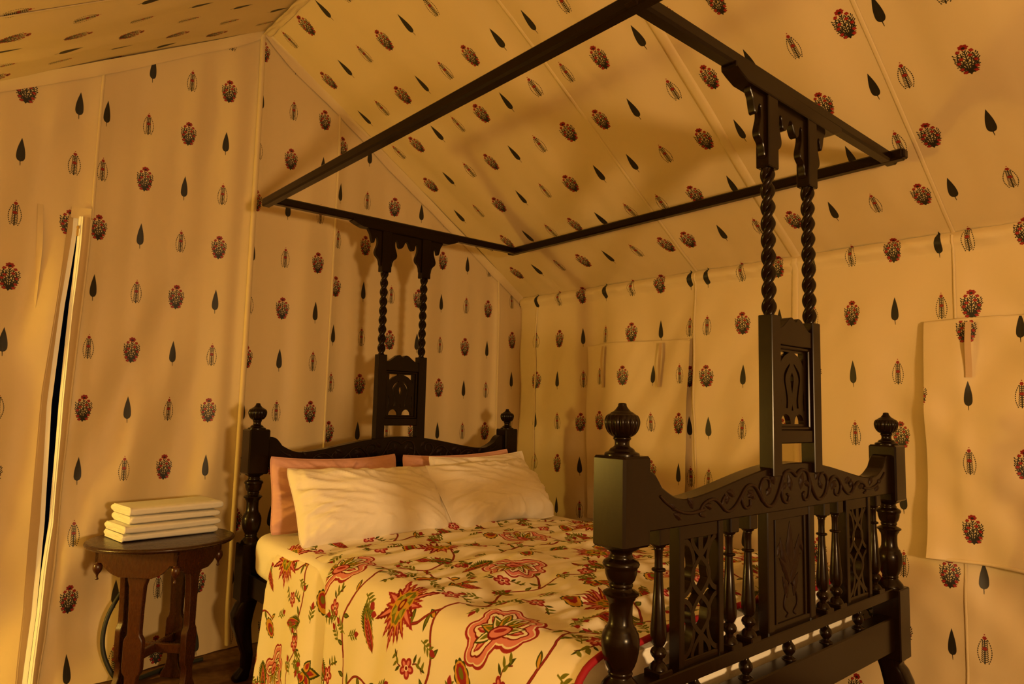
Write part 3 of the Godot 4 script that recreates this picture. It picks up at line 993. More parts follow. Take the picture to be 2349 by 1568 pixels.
func baluster_mesh() -> ArrayMesh:
	var mb := MB.new()
	sq_box(mb, 0, 0.962, 1.010, 0.021, -1.0, 0.0, 0.003)
	sq_box(mb, 0, 0.628, 0.664, 0.026, -1.0, 0.0, 0.003)
	var pr := [Vector2(0.020, 0.964), Vector2(0.017, 0.958), Vector2(0.012, 0.954), Vector2(0.0125, 0.951), Vector2(0.0105, 0.946), Vector2(0.0098, 0.925), Vector2(0.0102, 0.906), Vector2(0.0165, 0.904), Vector2(0.018, 0.901), Vector2(0.0165, 0.898), Vector2(0.0105, 0.896), Vector2(0.0115, 0.87), Vector2(0.0135, 0.838), Vector2(0.0138, 0.837), Vector2(0.017, 0.79), Vector2(0.0198, 0.762), Vector2(0.0203, 0.745), Vector2(0.019, 0.730), Vector2(0.014, 0.720), Vector2(0.0105, 0.7165), Vector2(0.0125, 0.714), Vector2(0.0165, 0.711), Vector2(0.0198, 0.704), Vector2(0.0198, 0.700), Vector2(0.0165, 0.693), Vector2(0.0115, 0.689), Vector2(0.0105, 0.686), Vector2(0.0105, 0.682), Vector2(0.0145, 0.679), Vector2(0.018, 0.675), Vector2(0.0225, 0.668), Vector2(0.024, 0.662)]
	pr.reverse()
	mb.lathe(pr, 28)
	return mb.commit(M.ebony)


func ball_mesh() -> ArrayMesh:
	var mb := MB.new()
	var pr := []
	for q in curve([Vector2(0.021, -0.036), Vector2(0.021, -0.032), Vector2(0.015, -0.028), Vector2(0.010, -0.024), Vector2(0.012, -0.019), Vector2(0.0175, -0.012), Vector2(0.0195, -0.002), Vector2(0.0165, 0.008), Vector2(0.0105, 0.016), Vector2(0.0085, 0.024), Vector2(0.0085, 0.034)], 3): pr.append(q)
	mb.lathe(pr, 24)
	return mb.commit(M.ebony)


func spiral(c: Vector2, r0: float, r1: float, a0: float, turns: float, steps := 40) -> Array:
	var o := []
	for i in steps + 1:
		var t := float(i) / steps
		var r := lerpf(r0, r1, pow(t, 0.8))
		o.append(c + Vector2.from_angle(a0 + turns * TAU * t) * r)
	return o


func carve(mb: MB, pts: Array, r0: float, r1: float, z: float) -> void:
	var path := []; var rad := []
	for i in pts.size():
		path.append(Vector3(pts[i].x, pts[i].y, z)); rad.append(lerpf(r0, r1, float(i) / (pts.size() - 1)))
	mb.tube(path, rad, 8, 0.9)


func crest_top(x: float) -> float:
	var u := absf(x - 0.8)
	if u > 0.69:      # rounded shoulder beside the post
		return lerpf(1.150, 1.120, pow(clampf((0.75 - u) / 0.06, 0.0, 1.0), 3.0))
	if u > 0.58:
		return lerpf(1.113, 1.072, sin(PI / 2.0 * clampf((0.69 - u) / 0.11, 0.0, 1.0)))
	return 1.072 + 0.073 * pow(cos(clampf(u / 0.58, 0.0, 1.0) * PI / 2.0), 1.5)


func crest_mesh() -> ArrayMesh:
	var mb := MB.new()
	var p := PackedVector2Array([Vector2(0.045, 1.004), Vector2(1.555, 1.004)])
	for i in 121:
		var x := 1.555 - 1.51 * i / 120.0
		p.append(Vector2(x, crest_top(x)))
	mb.prism(p, -0.028, 0.030, 0.003)
	return mb.commit(M.ebony)


func crest_carving(mb: MB) -> void:
	var z := 0.031
	for s in [1.0, -1.0]:
		var sx := func(L: Array) -> Array:
			var o := []
			for q in L: o.append(Vector2(0.8 + s * q.x, q.y))
			return o
		# big S scrolls running out from the centre
		carve(mb, sx.call(Array(curve([Vector2(0.0, 1.105), Vector2(0.035, 1.122), Vector2(0.075, 1.112), Vector2(0.090, 1.070), Vector2(0.080, 1.035), Vector2(0.055, 1.028), Vector2(0.045, 1.045), Vector2(0.056, 1.052)], 6))), 0.0058, 0.004, z)
		carve(mb, sx.call(Array(curve([Vector2(0.085, 1.095), Vector2(0.115, 1.050), Vector2(0.150, 1.024), Vector2(0.190, 1.034), Vector2(0.215, 1.075), Vector2(0.195, 1.104), Vector2(0.165, 1.100), Vector2(0.160, 1.078), Vector2(0.175, 1.070)], 6))), 0.0058, 0.004, z)
		carve(mb, sx.call(Array(curve([Vector2(0.200, 1.040), Vector2(0.245, 1.085), Vector2(0.285, 1.088), Vector2(0.315, 1.060), Vector2(0.300, 1.030), Vector2(0.272, 1.032), Vector2(0.270, 1.050)], 6))), 0.0055, 0.0038, z)
		carve(mb, sx.call(Array(curve([Vector2(0.300, 1.080), Vector2(0.345, 1.040), Vector2(0.385, 1.026), Vector2(0.415, 1.045), Vector2(0.400, 1.068), Vector2(0.380, 1.062)], 6))), 0.005, 0.0035, z)
		carve(mb, sx.call(Array(curve([Vector2(0.400, 1.030), Vector2(0.450, 1.062), Vector2(0.500, 1.055), Vector2(0.520, 1.030), Vector2(0.500, 1.022)], 6))), 0.005, 0.0032, z)
		carve(mb, sx.call(Array(curve([Vector2(0.500, 1.040), Vector2(0.560, 1.035), Vector2(0.615, 1.045), Vector2(0.665, 1.068), Vector2(0.690, 1.086)], 6))), 0.005, 0.0032, z)
		for q in [[0.03, 1.06, 1.2, 0.05], [0.055, 1.085, -0.6, 0.035], [0.13, 1.085, 0.8, 0.04], [0.18, 1.055, 2.2, 0.035], [0.24, 1.05, 0.5, 0.045], [0.285, 1.058, 2.6, 0.03], [0.35, 1.065, 0.3, 0.04], [0.39, 1.045, 1.2, 0.03], [0.46, 1.04, 0.2, 0.035], [0.55, 1.045, 0.8, 0.035], [0.60, 1.022, 0.4, 0.035], [0.63, 1.045, 0.7, 0.026]]:
			var a: float = q[2] if s > 0 else PI - q[2]
			mb.leaf(Vector3(0.8 + s * q[0], q[1], 0.0295), a, q[3] * 1.15, q[3] * 0.55, 0.008, 0.004 * s)


func fret_mesh() -> ArrayMesh:
	# interlaced curved bars between two stiles, centred on x = 0
	var mb := MB.new()
	for s in [1.0, -1.0]:
		mb.box(Vector3(s * 0.090, 0.817, 0), Vector3(0.022, 0.376, 0.034), 0.002)
	mb.box(Vector3(0, 0.985, 0), Vector3(0.165, 0.040, 0.026), 0.002)
	mb.box(Vector3(0, 0.650, 0), Vector3(0.165, 0.034, 0.026), 0.002)
	mb.box(Vector3(0, 0.945, 0), Vector3(0.022, 0.05, 0.024), 0.001)
	mb.box(Vector3(0, 0.685, 0), Vector3(0.022, 0.05, 0.024), 0.001)
	for s in [1.0, -1.0]:
		var p := PackedVector2Array()
		for i in 61:
			var t := i / 60.0
			p.append(Vector2(s * 0.040 * cos(t * TAU * 1.5 + PI) - s * 0.0, 0.668 + 0.298 * t))
		mb.ribbon(p, 0.013, -0.011, 0.012)
		for k in 2:
			var c := PackedVector2Array()
			for i in 25:
				var a := PI * i / 24.0
				c.append(Vector2(s * (0.080 - 0.050 * sin(a)), (0.742 if k == 0 else 0.894) + 0.070 * cos(a)))
			mb.ribbon(c, 0.013, -0.012, 0.0115)
	return mb.commit(M.ebony)


func csg_panel(parent: Node3D, x: float, ytop: float, z: float) -> void:
	var root := CSGCombiner3D.new()
	root.name = "pierced_panel"
	root.position = Vector3(x, ytop, z)
	var b := CSGBox3D.new()
	b.name = "board"
	b.size = Vector3(0.215, 0.272, 0.018)
	b.position = Vector3(0, -0.136, 0)
	b.material = M.ebony
	root.add_child(b)
	var holes := []
	for s in [1.0, -1.0]:
		holes.append([Vector2(s * 0.076, -0.022), Vector2(s * 0.016, -0.024), Vector2(s * 0.046, -0.036), Vector2(s * 0.066, -0.052), Vector2(s * 0.076, -0.068)])
		var slot := Array(curve([Vector2(s * 0.012, -0.057), Vector2(s * 0.044, -0.082), Vector2(s * 0.053, -0.107), Vector2(s * 0.045, -0.140), Vector2(s * 0.038, -0.172), Vector2(s * 0.041, -0.199)], 4))
		slot.append_array(Array(curve([Vector2(s * 0.029, -0.199), Vector2(s * 0.027, -0.172), Vector2(s * 0.035, -0.140), Vector2(s * 0.042, -0.113), Vector2(s * 0.036, -0.092), Vector2(s * 0.013, -0.064)], 4)))
		holes.append(slot)
		holes.append([Vector2(s * 0.077, -0.140), Vector2(s * 0.070, -0.160), Vector2(s * 0.069, -0.180), Vector2(s * 0.073, -0.207), Vector2(s * 0.081, -0.207)])
		var moon := []
		for i in 11:
			var a := PI * i / 10.0
			moon.append(Vector2(s * 0.043 + cos(a) * 0.031, -0.248 + pow(sin(a), 0.9) * 0.031))
		holes.append(moon)
	holes.append([Vector2(0, -0.086), Vector2(-0.009, -0.098), Vector2(-0.011, -0.112), Vector2(-0.006, -0.132), Vector2(0, -0.153), Vector2(0.006, -0.132), Vector2(0.011, -0.112), Vector2(0.009, -0.098)])
	holes.append([Vector2(0, -0.186), Vector2(-0.006, -0.206), Vector2(0.006, -0.206)])
	for h in holes:
		var c := CSGPolygon3D.new()
		c.name = "cut"
		var pv := PackedVector2Array(h)
		c.polygon = pv
		c.depth = 0.06
		c.position = Vector3(0, 0, 0.03)
		c.operation = CSGShape3D.OPERATION_SUBTRACTION
		c.material = M.ebony
		root.add_child(c, true)
	parent.add_child(root, true)


func tower(bed: Node3D, z: float, y: float) -> void:
	# pair of posts on the crest rail: pierced panel below, twisted columns above, bracket and beam on top
	for s in [1.0, -1.0]:
		var x: float = 0.8 + s * 0.132
		var mb := MB.new()
		mb.box(Vector3(x, y + 1.352, z), Vector3(0.052, 0.484, 0.046), 0.002)
		part("tower_post", mb, M.ebony, bed)
		mb = MB.new()
		mb.grid(func(a: float, b: float) -> Vector3:
			var yy := lerpf(1.592, 2.056, b)
			var th := TAU * a
			var q := th - TAU * yy / 0.104
			var oa := 0.0092; var ob := 0.0134
			var r := oa * absf(cos(q)) + sqrt(ob * ob - oa * oa * pow(sin(q), 2.0))
			return Vector3(x + sin(th) * r, y + yy, z + cos(th) * r), 48, 140)
		part("twisted_column", mb, M.ebony, bed)
		mb = MB.new()
		mb.box(Vector3(x, y + 2.172, z), Vector3(0.060, 0.236, 0.046), 0.003)
		part("column_head", mb, M.ebony, bed)
	var mb := MB.new()
	mb.box(Vector3(0.8, y + 1.2255, z), Vector3(0.216, 0.041, 0.036), 0.003)
	part("tower_rail", mb, M.ebony, bed)
	mb = MB.new()
	var p := PackedVector2Array([Vector2(-0.108, 1.508), Vector2(0.108, 1.508)])
	for q in curve([Vector2(0.108, 1.560), Vector2(0.085, 1.563), Vector2(0.055, 1.582), Vector2(0.038, 1.594), Vector2(0.018, 1.597), Vector2(0.003, 1.586)], 5): p.append(q)
	for q in curve([Vector2(-0.003, 1.586), Vector2(-0.018, 1.597), Vector2(-0.038, 1.594), Vector2(-0.055, 1.582), Vector2(-0.085, 1.563), Vector2(-0.108, 1.560)], 5): p.append(q)
	mb.xf = at(0.8, y, z)
	mb.prism(p, -0.014, 0.018, 0.002)
	part("tower_crest", mb, M.ebony, bed)
	csg_panel(bed, 0.8, y + 1.512, z - 0.006)
	# bead round the pierced panel
	mb = MB.new()
	for s in [1.0, -1.0]: mb.box(Vector3(0.8 + s * 0.1, y + 1.376, z + 0.008), Vector3(0.012, 0.262, 0.010), 0.003)
	mb.box(Vector3(0.8, y + 1.502, z + 0.008), Vector3(0.2, 0.012, 0.010), 0.003)
	mb.box(Vector3(0.8, y + 1.251, z + 0.008), Vector3(0.2, 0.012, 0.010), 0.003)
	part("panel_bead", mb, M.ebony, bed)
	# scalloped bracket board
	var half := [Vector2(0.0, -0.040), Vector2(0.010, -0.045), Vector2(0.018, -0.062), Vector2(0.030, -0.080), Vector2(0.044, -0.084), Vector2(0.054, -0.074), Vector2(0.059, -0.052), Vector2(0.067, -0.042), Vector2(0.075, -0.050), Vector2(0.076, -0.080), Vector2(0.068, -0.104), Vector2(0.061, -0.128), Vector2(0.066, -0.146), Vector2(0.082, -0.160), Vector2(0.090, -0.176), Vector2(0.101, -0.205),
		Vector2(0.163, -0.205), Vector2(0.174, -0.176), Vector2(0.182, -0.160), Vector2(0.198, -0.146), Vector2(0.203, -0.128), Vector2(0.196, -0.104), Vector2(0.188, -0.080), Vector2(0.189, -0.052), Vector2(0.197, -0.044), Vector2(0.205, -0.056), Vector2(0.212, -0.078), Vector2(0.222, -0.078), Vector2(0.230, -0.058), Vector2(0.236, -0.034), Vector2(0.250, -0.012), Vector2(0.252, 0.004)]
	var cv := curve(half, 3)
	p = PackedVector2Array()
	for i in cv.size(): p.append(cv[i])
	for i in range(cv.size() - 1, 0, -1): p.append(Vector2(-cv[i].x, cv[i].y))
	mb = MB.new()
	mb.xf = at(0.8, y + 2.286, z)
	mb.prism(p, -0.012, 0.012, 0.002)
	part("bracket_board", mb, M.ebony, bed)
	mb = MB.new()
	mb.xf = at(0.8, y + 2.286, z)
	mb.prism(PackedVector2Array([Vector2(-0.285, -0.006), Vector2(0.285, -0.006), Vector2(0.328, 0.008), Vector2(0.350, 0.018), Vector2(0.352, 0.036), Vector2(-0.352, 0.036), Vector2(-0.350, 0.018), Vector2(-0.328, 0.008)]), -0.027, 0.027, 0.003)
	part("beam", mb, M.ebony, bed)


func rail_between(bed: Node3D, a: Vector3, b: Vector3, w: float, h: float, over_a: float, over_b: float) -> void:
	var mb := MB.new()
	var d := (b - a).normalized()
	a -= d * over_a
	b += d * over_b
	var zax := d
	var xax := Vector3.UP.cross(zax).normalized()
	mb.xf = Transform3D(Basis(xax, zax.cross(xax), zax), (a + b) / 2.0)
	mb.box(Vector3.ZERO, Vector3(w, h, a.distance_to(b)), 0.007)
	if over_a > 0.05:
		for e in [-1.0, 1.0]: mb.box(Vector3(0, 0, e * a.distance_to(b) / 2.0), Vector3(w * 0.84, h * 0.84, 0.016), 0.007)
	part("canopy_rail", mb, M.ebony, bed)


func build_bed() -> void:
	var bed := thing("four_poster_bed", "dark carved wooden four poster bed with twisted columns and open canopy frame", "bed")
	var pm := post_mesh(); var fm := finial_mesh(); var bm := baluster_mesh(); var ball := ball_mesh(); var cm := crest_mesh(); var fr := fret_mesh()
	for e in 2:
		var z := 0.0 if e == 0 else BL
		var y := -0.022 if e == 0 else 0.0
		for s in 2:
			var x := BW * s
			var po := part_mesh("post", pm, bed, at(x, y, z))
			part_mesh("finial", fm, po, at(0, 1.186, 0))
			part_mesh("leg", leg_mesh(1.0 if s else -1.0, 1.0 if e else -1.0), bed, at(x, minf(y, 0.0) * 0.0, z))
		var cr := part_mesh("crest_rail", cm, bed, at(0, y, z))
		var cv := MB.new()
		crest_carving(cv)
		part("carving", cv, M.carved, cr)
		for x in [0.145, 0.467, 0.567, 1.033, 1.133, 1.455]:
			part_mesh("baluster", bm, bed, at(x, y, z))
		for x in [0.312, 1.288]:
			part_mesh("fret_panel", fr, bed, at(x, y, z))
		var pb := MB.new()
		pb.xf = at(0.8, y, z)
		pb.box(Vector3(0, 0.82, 0.0), Vector3(0.29, 0.38, 0.016), 0.002)
		for s in [1.0, -1.0]:
			pb.box(Vector3(s * 0.131, 0.82, 0), Vector3(0.036, 0.38, 0.034), 0.003)
			pb.box(Vector3(s * 0.092, 0.82, 0.008), Vector3(0.010, 0.36, 0.010), 0.002)
		pb.box(Vector3(0, 0.655, 0.0), Vector3(0.23, 0.03, 0.028), 0.002)
		pb.box(Vector3(0, 0.990, 0.0), Vector3(0.23, 0.03, 0.028), 0.002)
		var cp := part("carved_panel", pb, M.ebony, bed)
		var lc := MB.new()
		lc.xf = pb.xf
		lc.leaf(Vector3(0, 0.80, 0.0085), PI / 2, 0.165, 0.050, 0.008)
		for s in [1.0, -1.0]:
			lc.leaf(Vector3(0, 0.80, 0.0085), PI / 2 - s * 0.42, 0.135, 0.036, 0.007, -0.01 * s)
			lc.leaf(Vector3(0, 0.775, 0.0085), PI / 2 - s * 0.75, 0.11, 0.034, 0.007, 0.012 * s)
			lc.leaf(Vector3(s * 0.02, 0.735, 0.0085), PI / 2 - s * 0.5, 0.075, 0.028, 0.006, 0.01 * s)
			lc.leaf(Vector3(s * 0.060, 0.905, 0.0085), -PI / 2 + s * 0.5, 0.05, 0.02, 0.005)
			carve(lc, Array(curve([Vector2(s * 0.006, 0.78), Vector2(s * 0.034, 0.742), Vector2(s * 0.040, 0.710), Vector2(s * 0.018, 0.690), Vector2(s * 0.030, 0.680)], 5)), 0.003, 0.0025, 0.009)
		part("carving", lc, M.carved, cp)
		var lr := MB.new()
		lr.box(Vector3(0.8, y + 0.634, z), Vector3(1.52, 0.036, 0.056), 0.003)
		part("lower_rail", lr, M.ebony, bed)
		var br := MB.new()
		br.box(Vector3(0.8, y + 0.487, z), Vector3(1.52, 0.125, 0.056), 0.004)
		part("bottom_rail", br, M.ebony, bed)
		for x in [0.30, 0.55, 0.80, 1.05, 1.30]:
			part_mesh("ball_spindle", ball, bed, at(x, y + 0.584, z))
		tower(bed, z + (0.020 if e else 0.0), y)
	for s in 2:
		var sr := MB.new()
		sr.box(Vector3(BW * s, 0.445, BL / 2.0), Vector3(0.036, 0.10, BL - 0.10), 0.004)
		part("side_rail", sr, M.ebony, bed)
	var NH := Vector3(0.008, 2.308, 0.0); var FH := Vector3(1.635, 2.316, 0.0)
	var NF := Vector3(0.020, 2.332, BL + 0.02); var FF := Vector3(1.632, 2.343, BL + 0.02)
	NH.y = 2.300
	rail_between(bed, NH, FH, 0.044, 0.040, 0.02, 0.03)
	rail_between(bed, NF, FF, 0.046, 0.042, 0.03, 0.05)
	rail_between(bed, NH, NF, 0.044, 0.044, 0.075, 0.08)
	rail_between(bed, FH, FF, 0.044, 0.044, 0.051, 0.065)


# ------------------------------------------------------------------ bedding
func build_mattress() -> void:
	var mb := MB.new()
	var c := Vector3(0.795, 0.592, 1.125); var h := Vector3(0.845, 0.092, 1.065)
	mb.grid(func(a: float, b: float) -> Vector3:
		var th := TAU * a; var ph := PI * (b - 0.5)
		var cu := Vector2(cos(th), sin(th))
		var m := pow(pow(absf(cu.x), 14.0) + pow(absf(cu.y), 14.0), -1.0 / 14.0)
		var cy := Vector2(cos(ph), sin(ph))
		var k := pow(pow(absf(cy.x), 4.5) + pow(absf(cy.y), 4.5), -1.0 / 4.5)
		var r := minf(1.0, cy.x * k); var yy := cy.y * k
		var p := c + Vector3(cu.x * m * (h.x - 0.06 * (1.0 - r)) * (r if r < 0.3 else lerpf(0.93, 1.0, r) * minf(1.0, r * 3.0)), yy * h.y, -cu.y * m * (h.z) * (r if r < 0.3 else minf(1.0, r * 3.0)))
		p.y += 0.004 * nf.get_noise_3d(p.x * 300.0, p.y * 300.0, p.z * 300.0)
		if absf(yy) < 0.95: p += Vector3(cu.x, 0, -cu.y) * 0.006 * nf.get_noise_2d((p.x + p.z) * 260.0 + p.y * 500.0, p.y * 200.0)
		return p, 280, 50)
	var o := part("mattress", mb, M.cotton, self)
	o.set_meta("label", "thick mattress in a white fitted sheet lying on the carved bed")
	o.set_meta("category", "mattress")


func spread_head(w: float) -> float:    # z of the head edge of the spread at cross length w
	return lerp_table([[2.6, 0.70], [2.0, 0.665], [1.4, 0.63], [0.95, 0.585], [0.70, 0.50], [0.60, 0.42], [0.45, 0.36], [0.0, 0.34]], w)


var spread_path: PackedVector2Array

func spread_p(w: float, z: float) -> Vector3:
	# walk along the cross section
	var left := w
	var p := spread_path[0]
	var d := Vector2.UP
	for i in spread_path.size() - 1:
		var l := spread_path[i].distance_to(spread_path[i + 1])
		d = (spread_path[i + 1] - spread_path[i]) / l
		if left <= l or i == spread_path.size() - 2:
			p = spread_path[i] + d * minf(left, l * 1.2)
			break
		left -= l
	var nn := Vector2(-d.y, d.x)
	var hang := 1.0 - smoothstep(0.48, 0.66, w)
	var top := smoothstep(0.60, 0.80, w) * (1.0 - smoothstep(2.15, 2.3, w))
	var o := 0.0
	# hanging folds
	var low := clampf(1.0 - w / 0.66, 0.0, 1.0)
	o += hang * (0.030 * sin(z * 9.0 + 0.8) * low + 0.014 * nv.get_noise_2d(z * 300.0, w * 40.0))
	var zc := 0.93 + 0.10 * low - 0.05 * smoothstep(0.5, 0.66, w)
	o += (1.0 - smoothstep(0.60, 0.80, w)) * (0.075 * smoothstep(zc, zc + 0.03, z) - 0.040 * exp(-pow((z - zc + 0.02) / 0.045, 2.0))) * (0.35 + 0.65 * low)
	# rumpled top: long low creases that run across the bed
	o += top * (0.024 * nr.get_noise_2d(p.x * 50.0 + z * 50.0, z * 260.0) + 0.014 * nr.get_noise_2d(p.x * 110.0 - z * 90.0 + 90.0, z * 430.0) + 0.014 * nv.get_noise_2d(p.x * 90.0, z * 120.0 + 400.0))
	o += 0.002
	return Vector3(p.x + nn.x * o, p.y + nn.y * o, z)


func build_spread() -> void:
	spread_path = curve([Vector2(-0.115, 0.045), Vector2(-0.095, 0.25), Vector2(-0.075, 0.45), Vector2(-0.066, 0.58), Vector2(-0.050, 0.645), Vector2(-0.005, 0.682), Vector2(0.06, 0.692), Vector2(0.4, 0.703), Vector2(0.8, 0.706), Vector2(1.2, 0.700), Vector2(1.52, 0.690), Vector2(1.62, 0.672), Vector2(1.665, 0.62), Vector2(1.685, 0.5), Vector2(1.70, 0.34)], 5)
	var tot := 0.0
	for i in spread_path.size() - 1: tot += spread_path[i].distance_to(spread_path[i + 1])
	var foot := 2.200
	var sp := thing("bedspread", "white bedspread printed with red and green flowers, spread over the mattress", "bedspread")
	var mb := MB.new()
	var fz := func(w: float, b: float) -> float: return lerpf(foot - 0.02 * smoothstep(0.6, 0.2, w) + 0.004 * sin(w * 9.0), spread_head(w), b)
	mb.grid(func(a: float, b: float) -> Vector3:
		var w := tot * a
		var z: float = fz.call(w, b)
		return spread_p(w, z), 240, 190,
		func(a: float, b: float, _p: Vector3) -> Vector2: return Vector2(tot * a / 0.90 + 0.51, float(fz.call(tot * a, b)) / 0.90 + 0.11))
	part("printed_cloth", mb, M.spread, sp)
	mb = MB.new()
	var path := []; var rad := []
	for i in 161:
		var w := tot * i / 160.0
		var q := spread_p(w, float(fz.call(w, 0.0)))
		path.append(q + Vector3(0, 0.002, 0.006)); rad.append(0.009)
	mb.tube(path, rad, 8)
	part("hem_binding", mb, M.hem, sp)


func pillow(called: String, label: String, mat: Material, c: Vector3, w: float, h: float, t: float, lean: float, turn: float, roll: float, sd: int, flange := 0.0, group := "") -> void:
	var o := thing(called, label, "pillow", c, group)
	o.rotation = Vector3(-lean, turn, roll)
	for side in 2:
		var mb := MB.new()
		mb.grid(func(a: float, b: float) -> Vector3:
			var u := a * 2.0 - 1.0; var q := b * 2.0 - 1.0
			var uu := clampf((u + flange * 0.5) / (1.0 - flange * 0.5), -1.0, 1.0)
			var e := pow(maxf(0.0, 1.0 - pow(absf(uu), 2.2)), 0.58) * pow(maxf(0.0, 1.0 - pow(absf(q), 2.2)), 0.58)
			var x := w / 2.0 * u * (1.0 - 0.05 * (1.0 - q * q) * absf(u) - 0.045 * pow(absf(u * q), 5.0))
			var y := h / 2.0 * q * (1.0 - 0.06 * (1.0 - u * u) - 0.05 * pow(absf(u * q), 5.0)) + 0.018 * absf(u * u * u) * (1.0 if q > 0 else 0.0) * q
			var fat := 1.0 + 0.22 * (-q)
			var wr := 0.0
			var an := atan2(q, u)
			wr += nr.get_noise_2d(an * 170.0 + sd * 500.0, (u * u + q * q) * 30.0) * 0.020 * smoothstep(0.25, 0.9, maxf(absf(u), absf(q)))
			wr += nv.get_noise_2d(u * 90.0 + q * 50.0 + sd * 300.0, q * 90.0 + sd * 77.0) * 0.014
			wr += nr.get_noise_2d(u * 120.0 + q * 160.0 + sd * 90.0, q * 60.0 - u * 40.0) * 0.012
			var zz := t / 2.0 * e * fat + wr * minf(1.0, e * 2.5) + 0.0006
			zz -= 0.006 * flange * 10.0 * exp(-pow((u + 1.0 - flange) / 0.02, 2.0))
			zz = maxf(zz, 0.0006)
			return Vector3(x, y, zz if side == 0 else -zz * 0.9), 72, 48)
		part("pillow_front" if side == 0 else "pillow_back", mb, mat, o)
	# sewn edge
	var eg := MB.new()
	var path := []; var rad := []
	for i in 97:
		var s := i / 96.0 * 4.0
		var k := int(s) % 4
		var f := (s - floorf(s)) * 2.0 - 1.0
		var u: float = [f, 1.0, -f, -1.0][k]; var q: float = [-1.0, f, 1.0, -f][k]
		if i == 96: u = -1.0; q = -1.0
		path.append(Vector3(w / 2.0 * u * (1.0 - 0.05 * (1.0 - q * q) * absf(u) - 0.045 * pow(absf(u * q), 5.0)), h / 2.0 * q * (1.0 - 0.06 * (1.0 - u * u) - 0.05 * pow(absf(u * q), 5.0)) + 0.018 * absf(u * u * u) * (1.0 if q > 0 else 0.0) * q, 0)); rad.append(0.0028)
	eg.tube(path, rad, 6)
	part("edge_seam", eg, mat, o)


func build_pillows() -> void:
	pillow("pillow", "salmon pink pillow standing against the headboard near the side table", M.pink, Vector3(0.36, 0.856, 0.165), 0.72, 0.35, 0.14, 0.16, 0.05, -0.01, 1, 0.0, "pink pillows along the headboard")
	pillow("pillow", "salmon pink pillow beside the tent side wall, mostly hidden behind white pillows", M.pink, Vector3(1.12, 0.856, 0.165), 0.76, 0.35, 0.14, 0.16, -0.02, 0.025, 2, 0.0, "pink pillows along the headboard")
	pillow("pillow", "white pillow nearest the towels, with a flat hemmed edge, leaning on pink pillow", M.cotton, Vector3(0.375, 0.840, 0.500), 0.78, 0.39, 0.24, 0.68, -0.09, -0.01, 3, 0.10, "white pillows in front of the pink ones")
	pillow("pillow", "white pillow peeping out behind the upright white pillow with a raised corner", M.cotton, Vector3(1.17, 0.852, 0.325), 0.72, 0.37, 0.12, 0.34, 0.04, 0.02, 4, 0.08, "white pillows in front of the pink ones")
	pillow("pillow", "plump white pillow in front on the wall side, its outer top corner raised", M.cotton, Vector3(1.095, 0.842, 0.490), 0.80, 0.39, 0.24, 0.66, 0.15, 0.02, 5, 0.0, "white pillows in front of the pink ones")


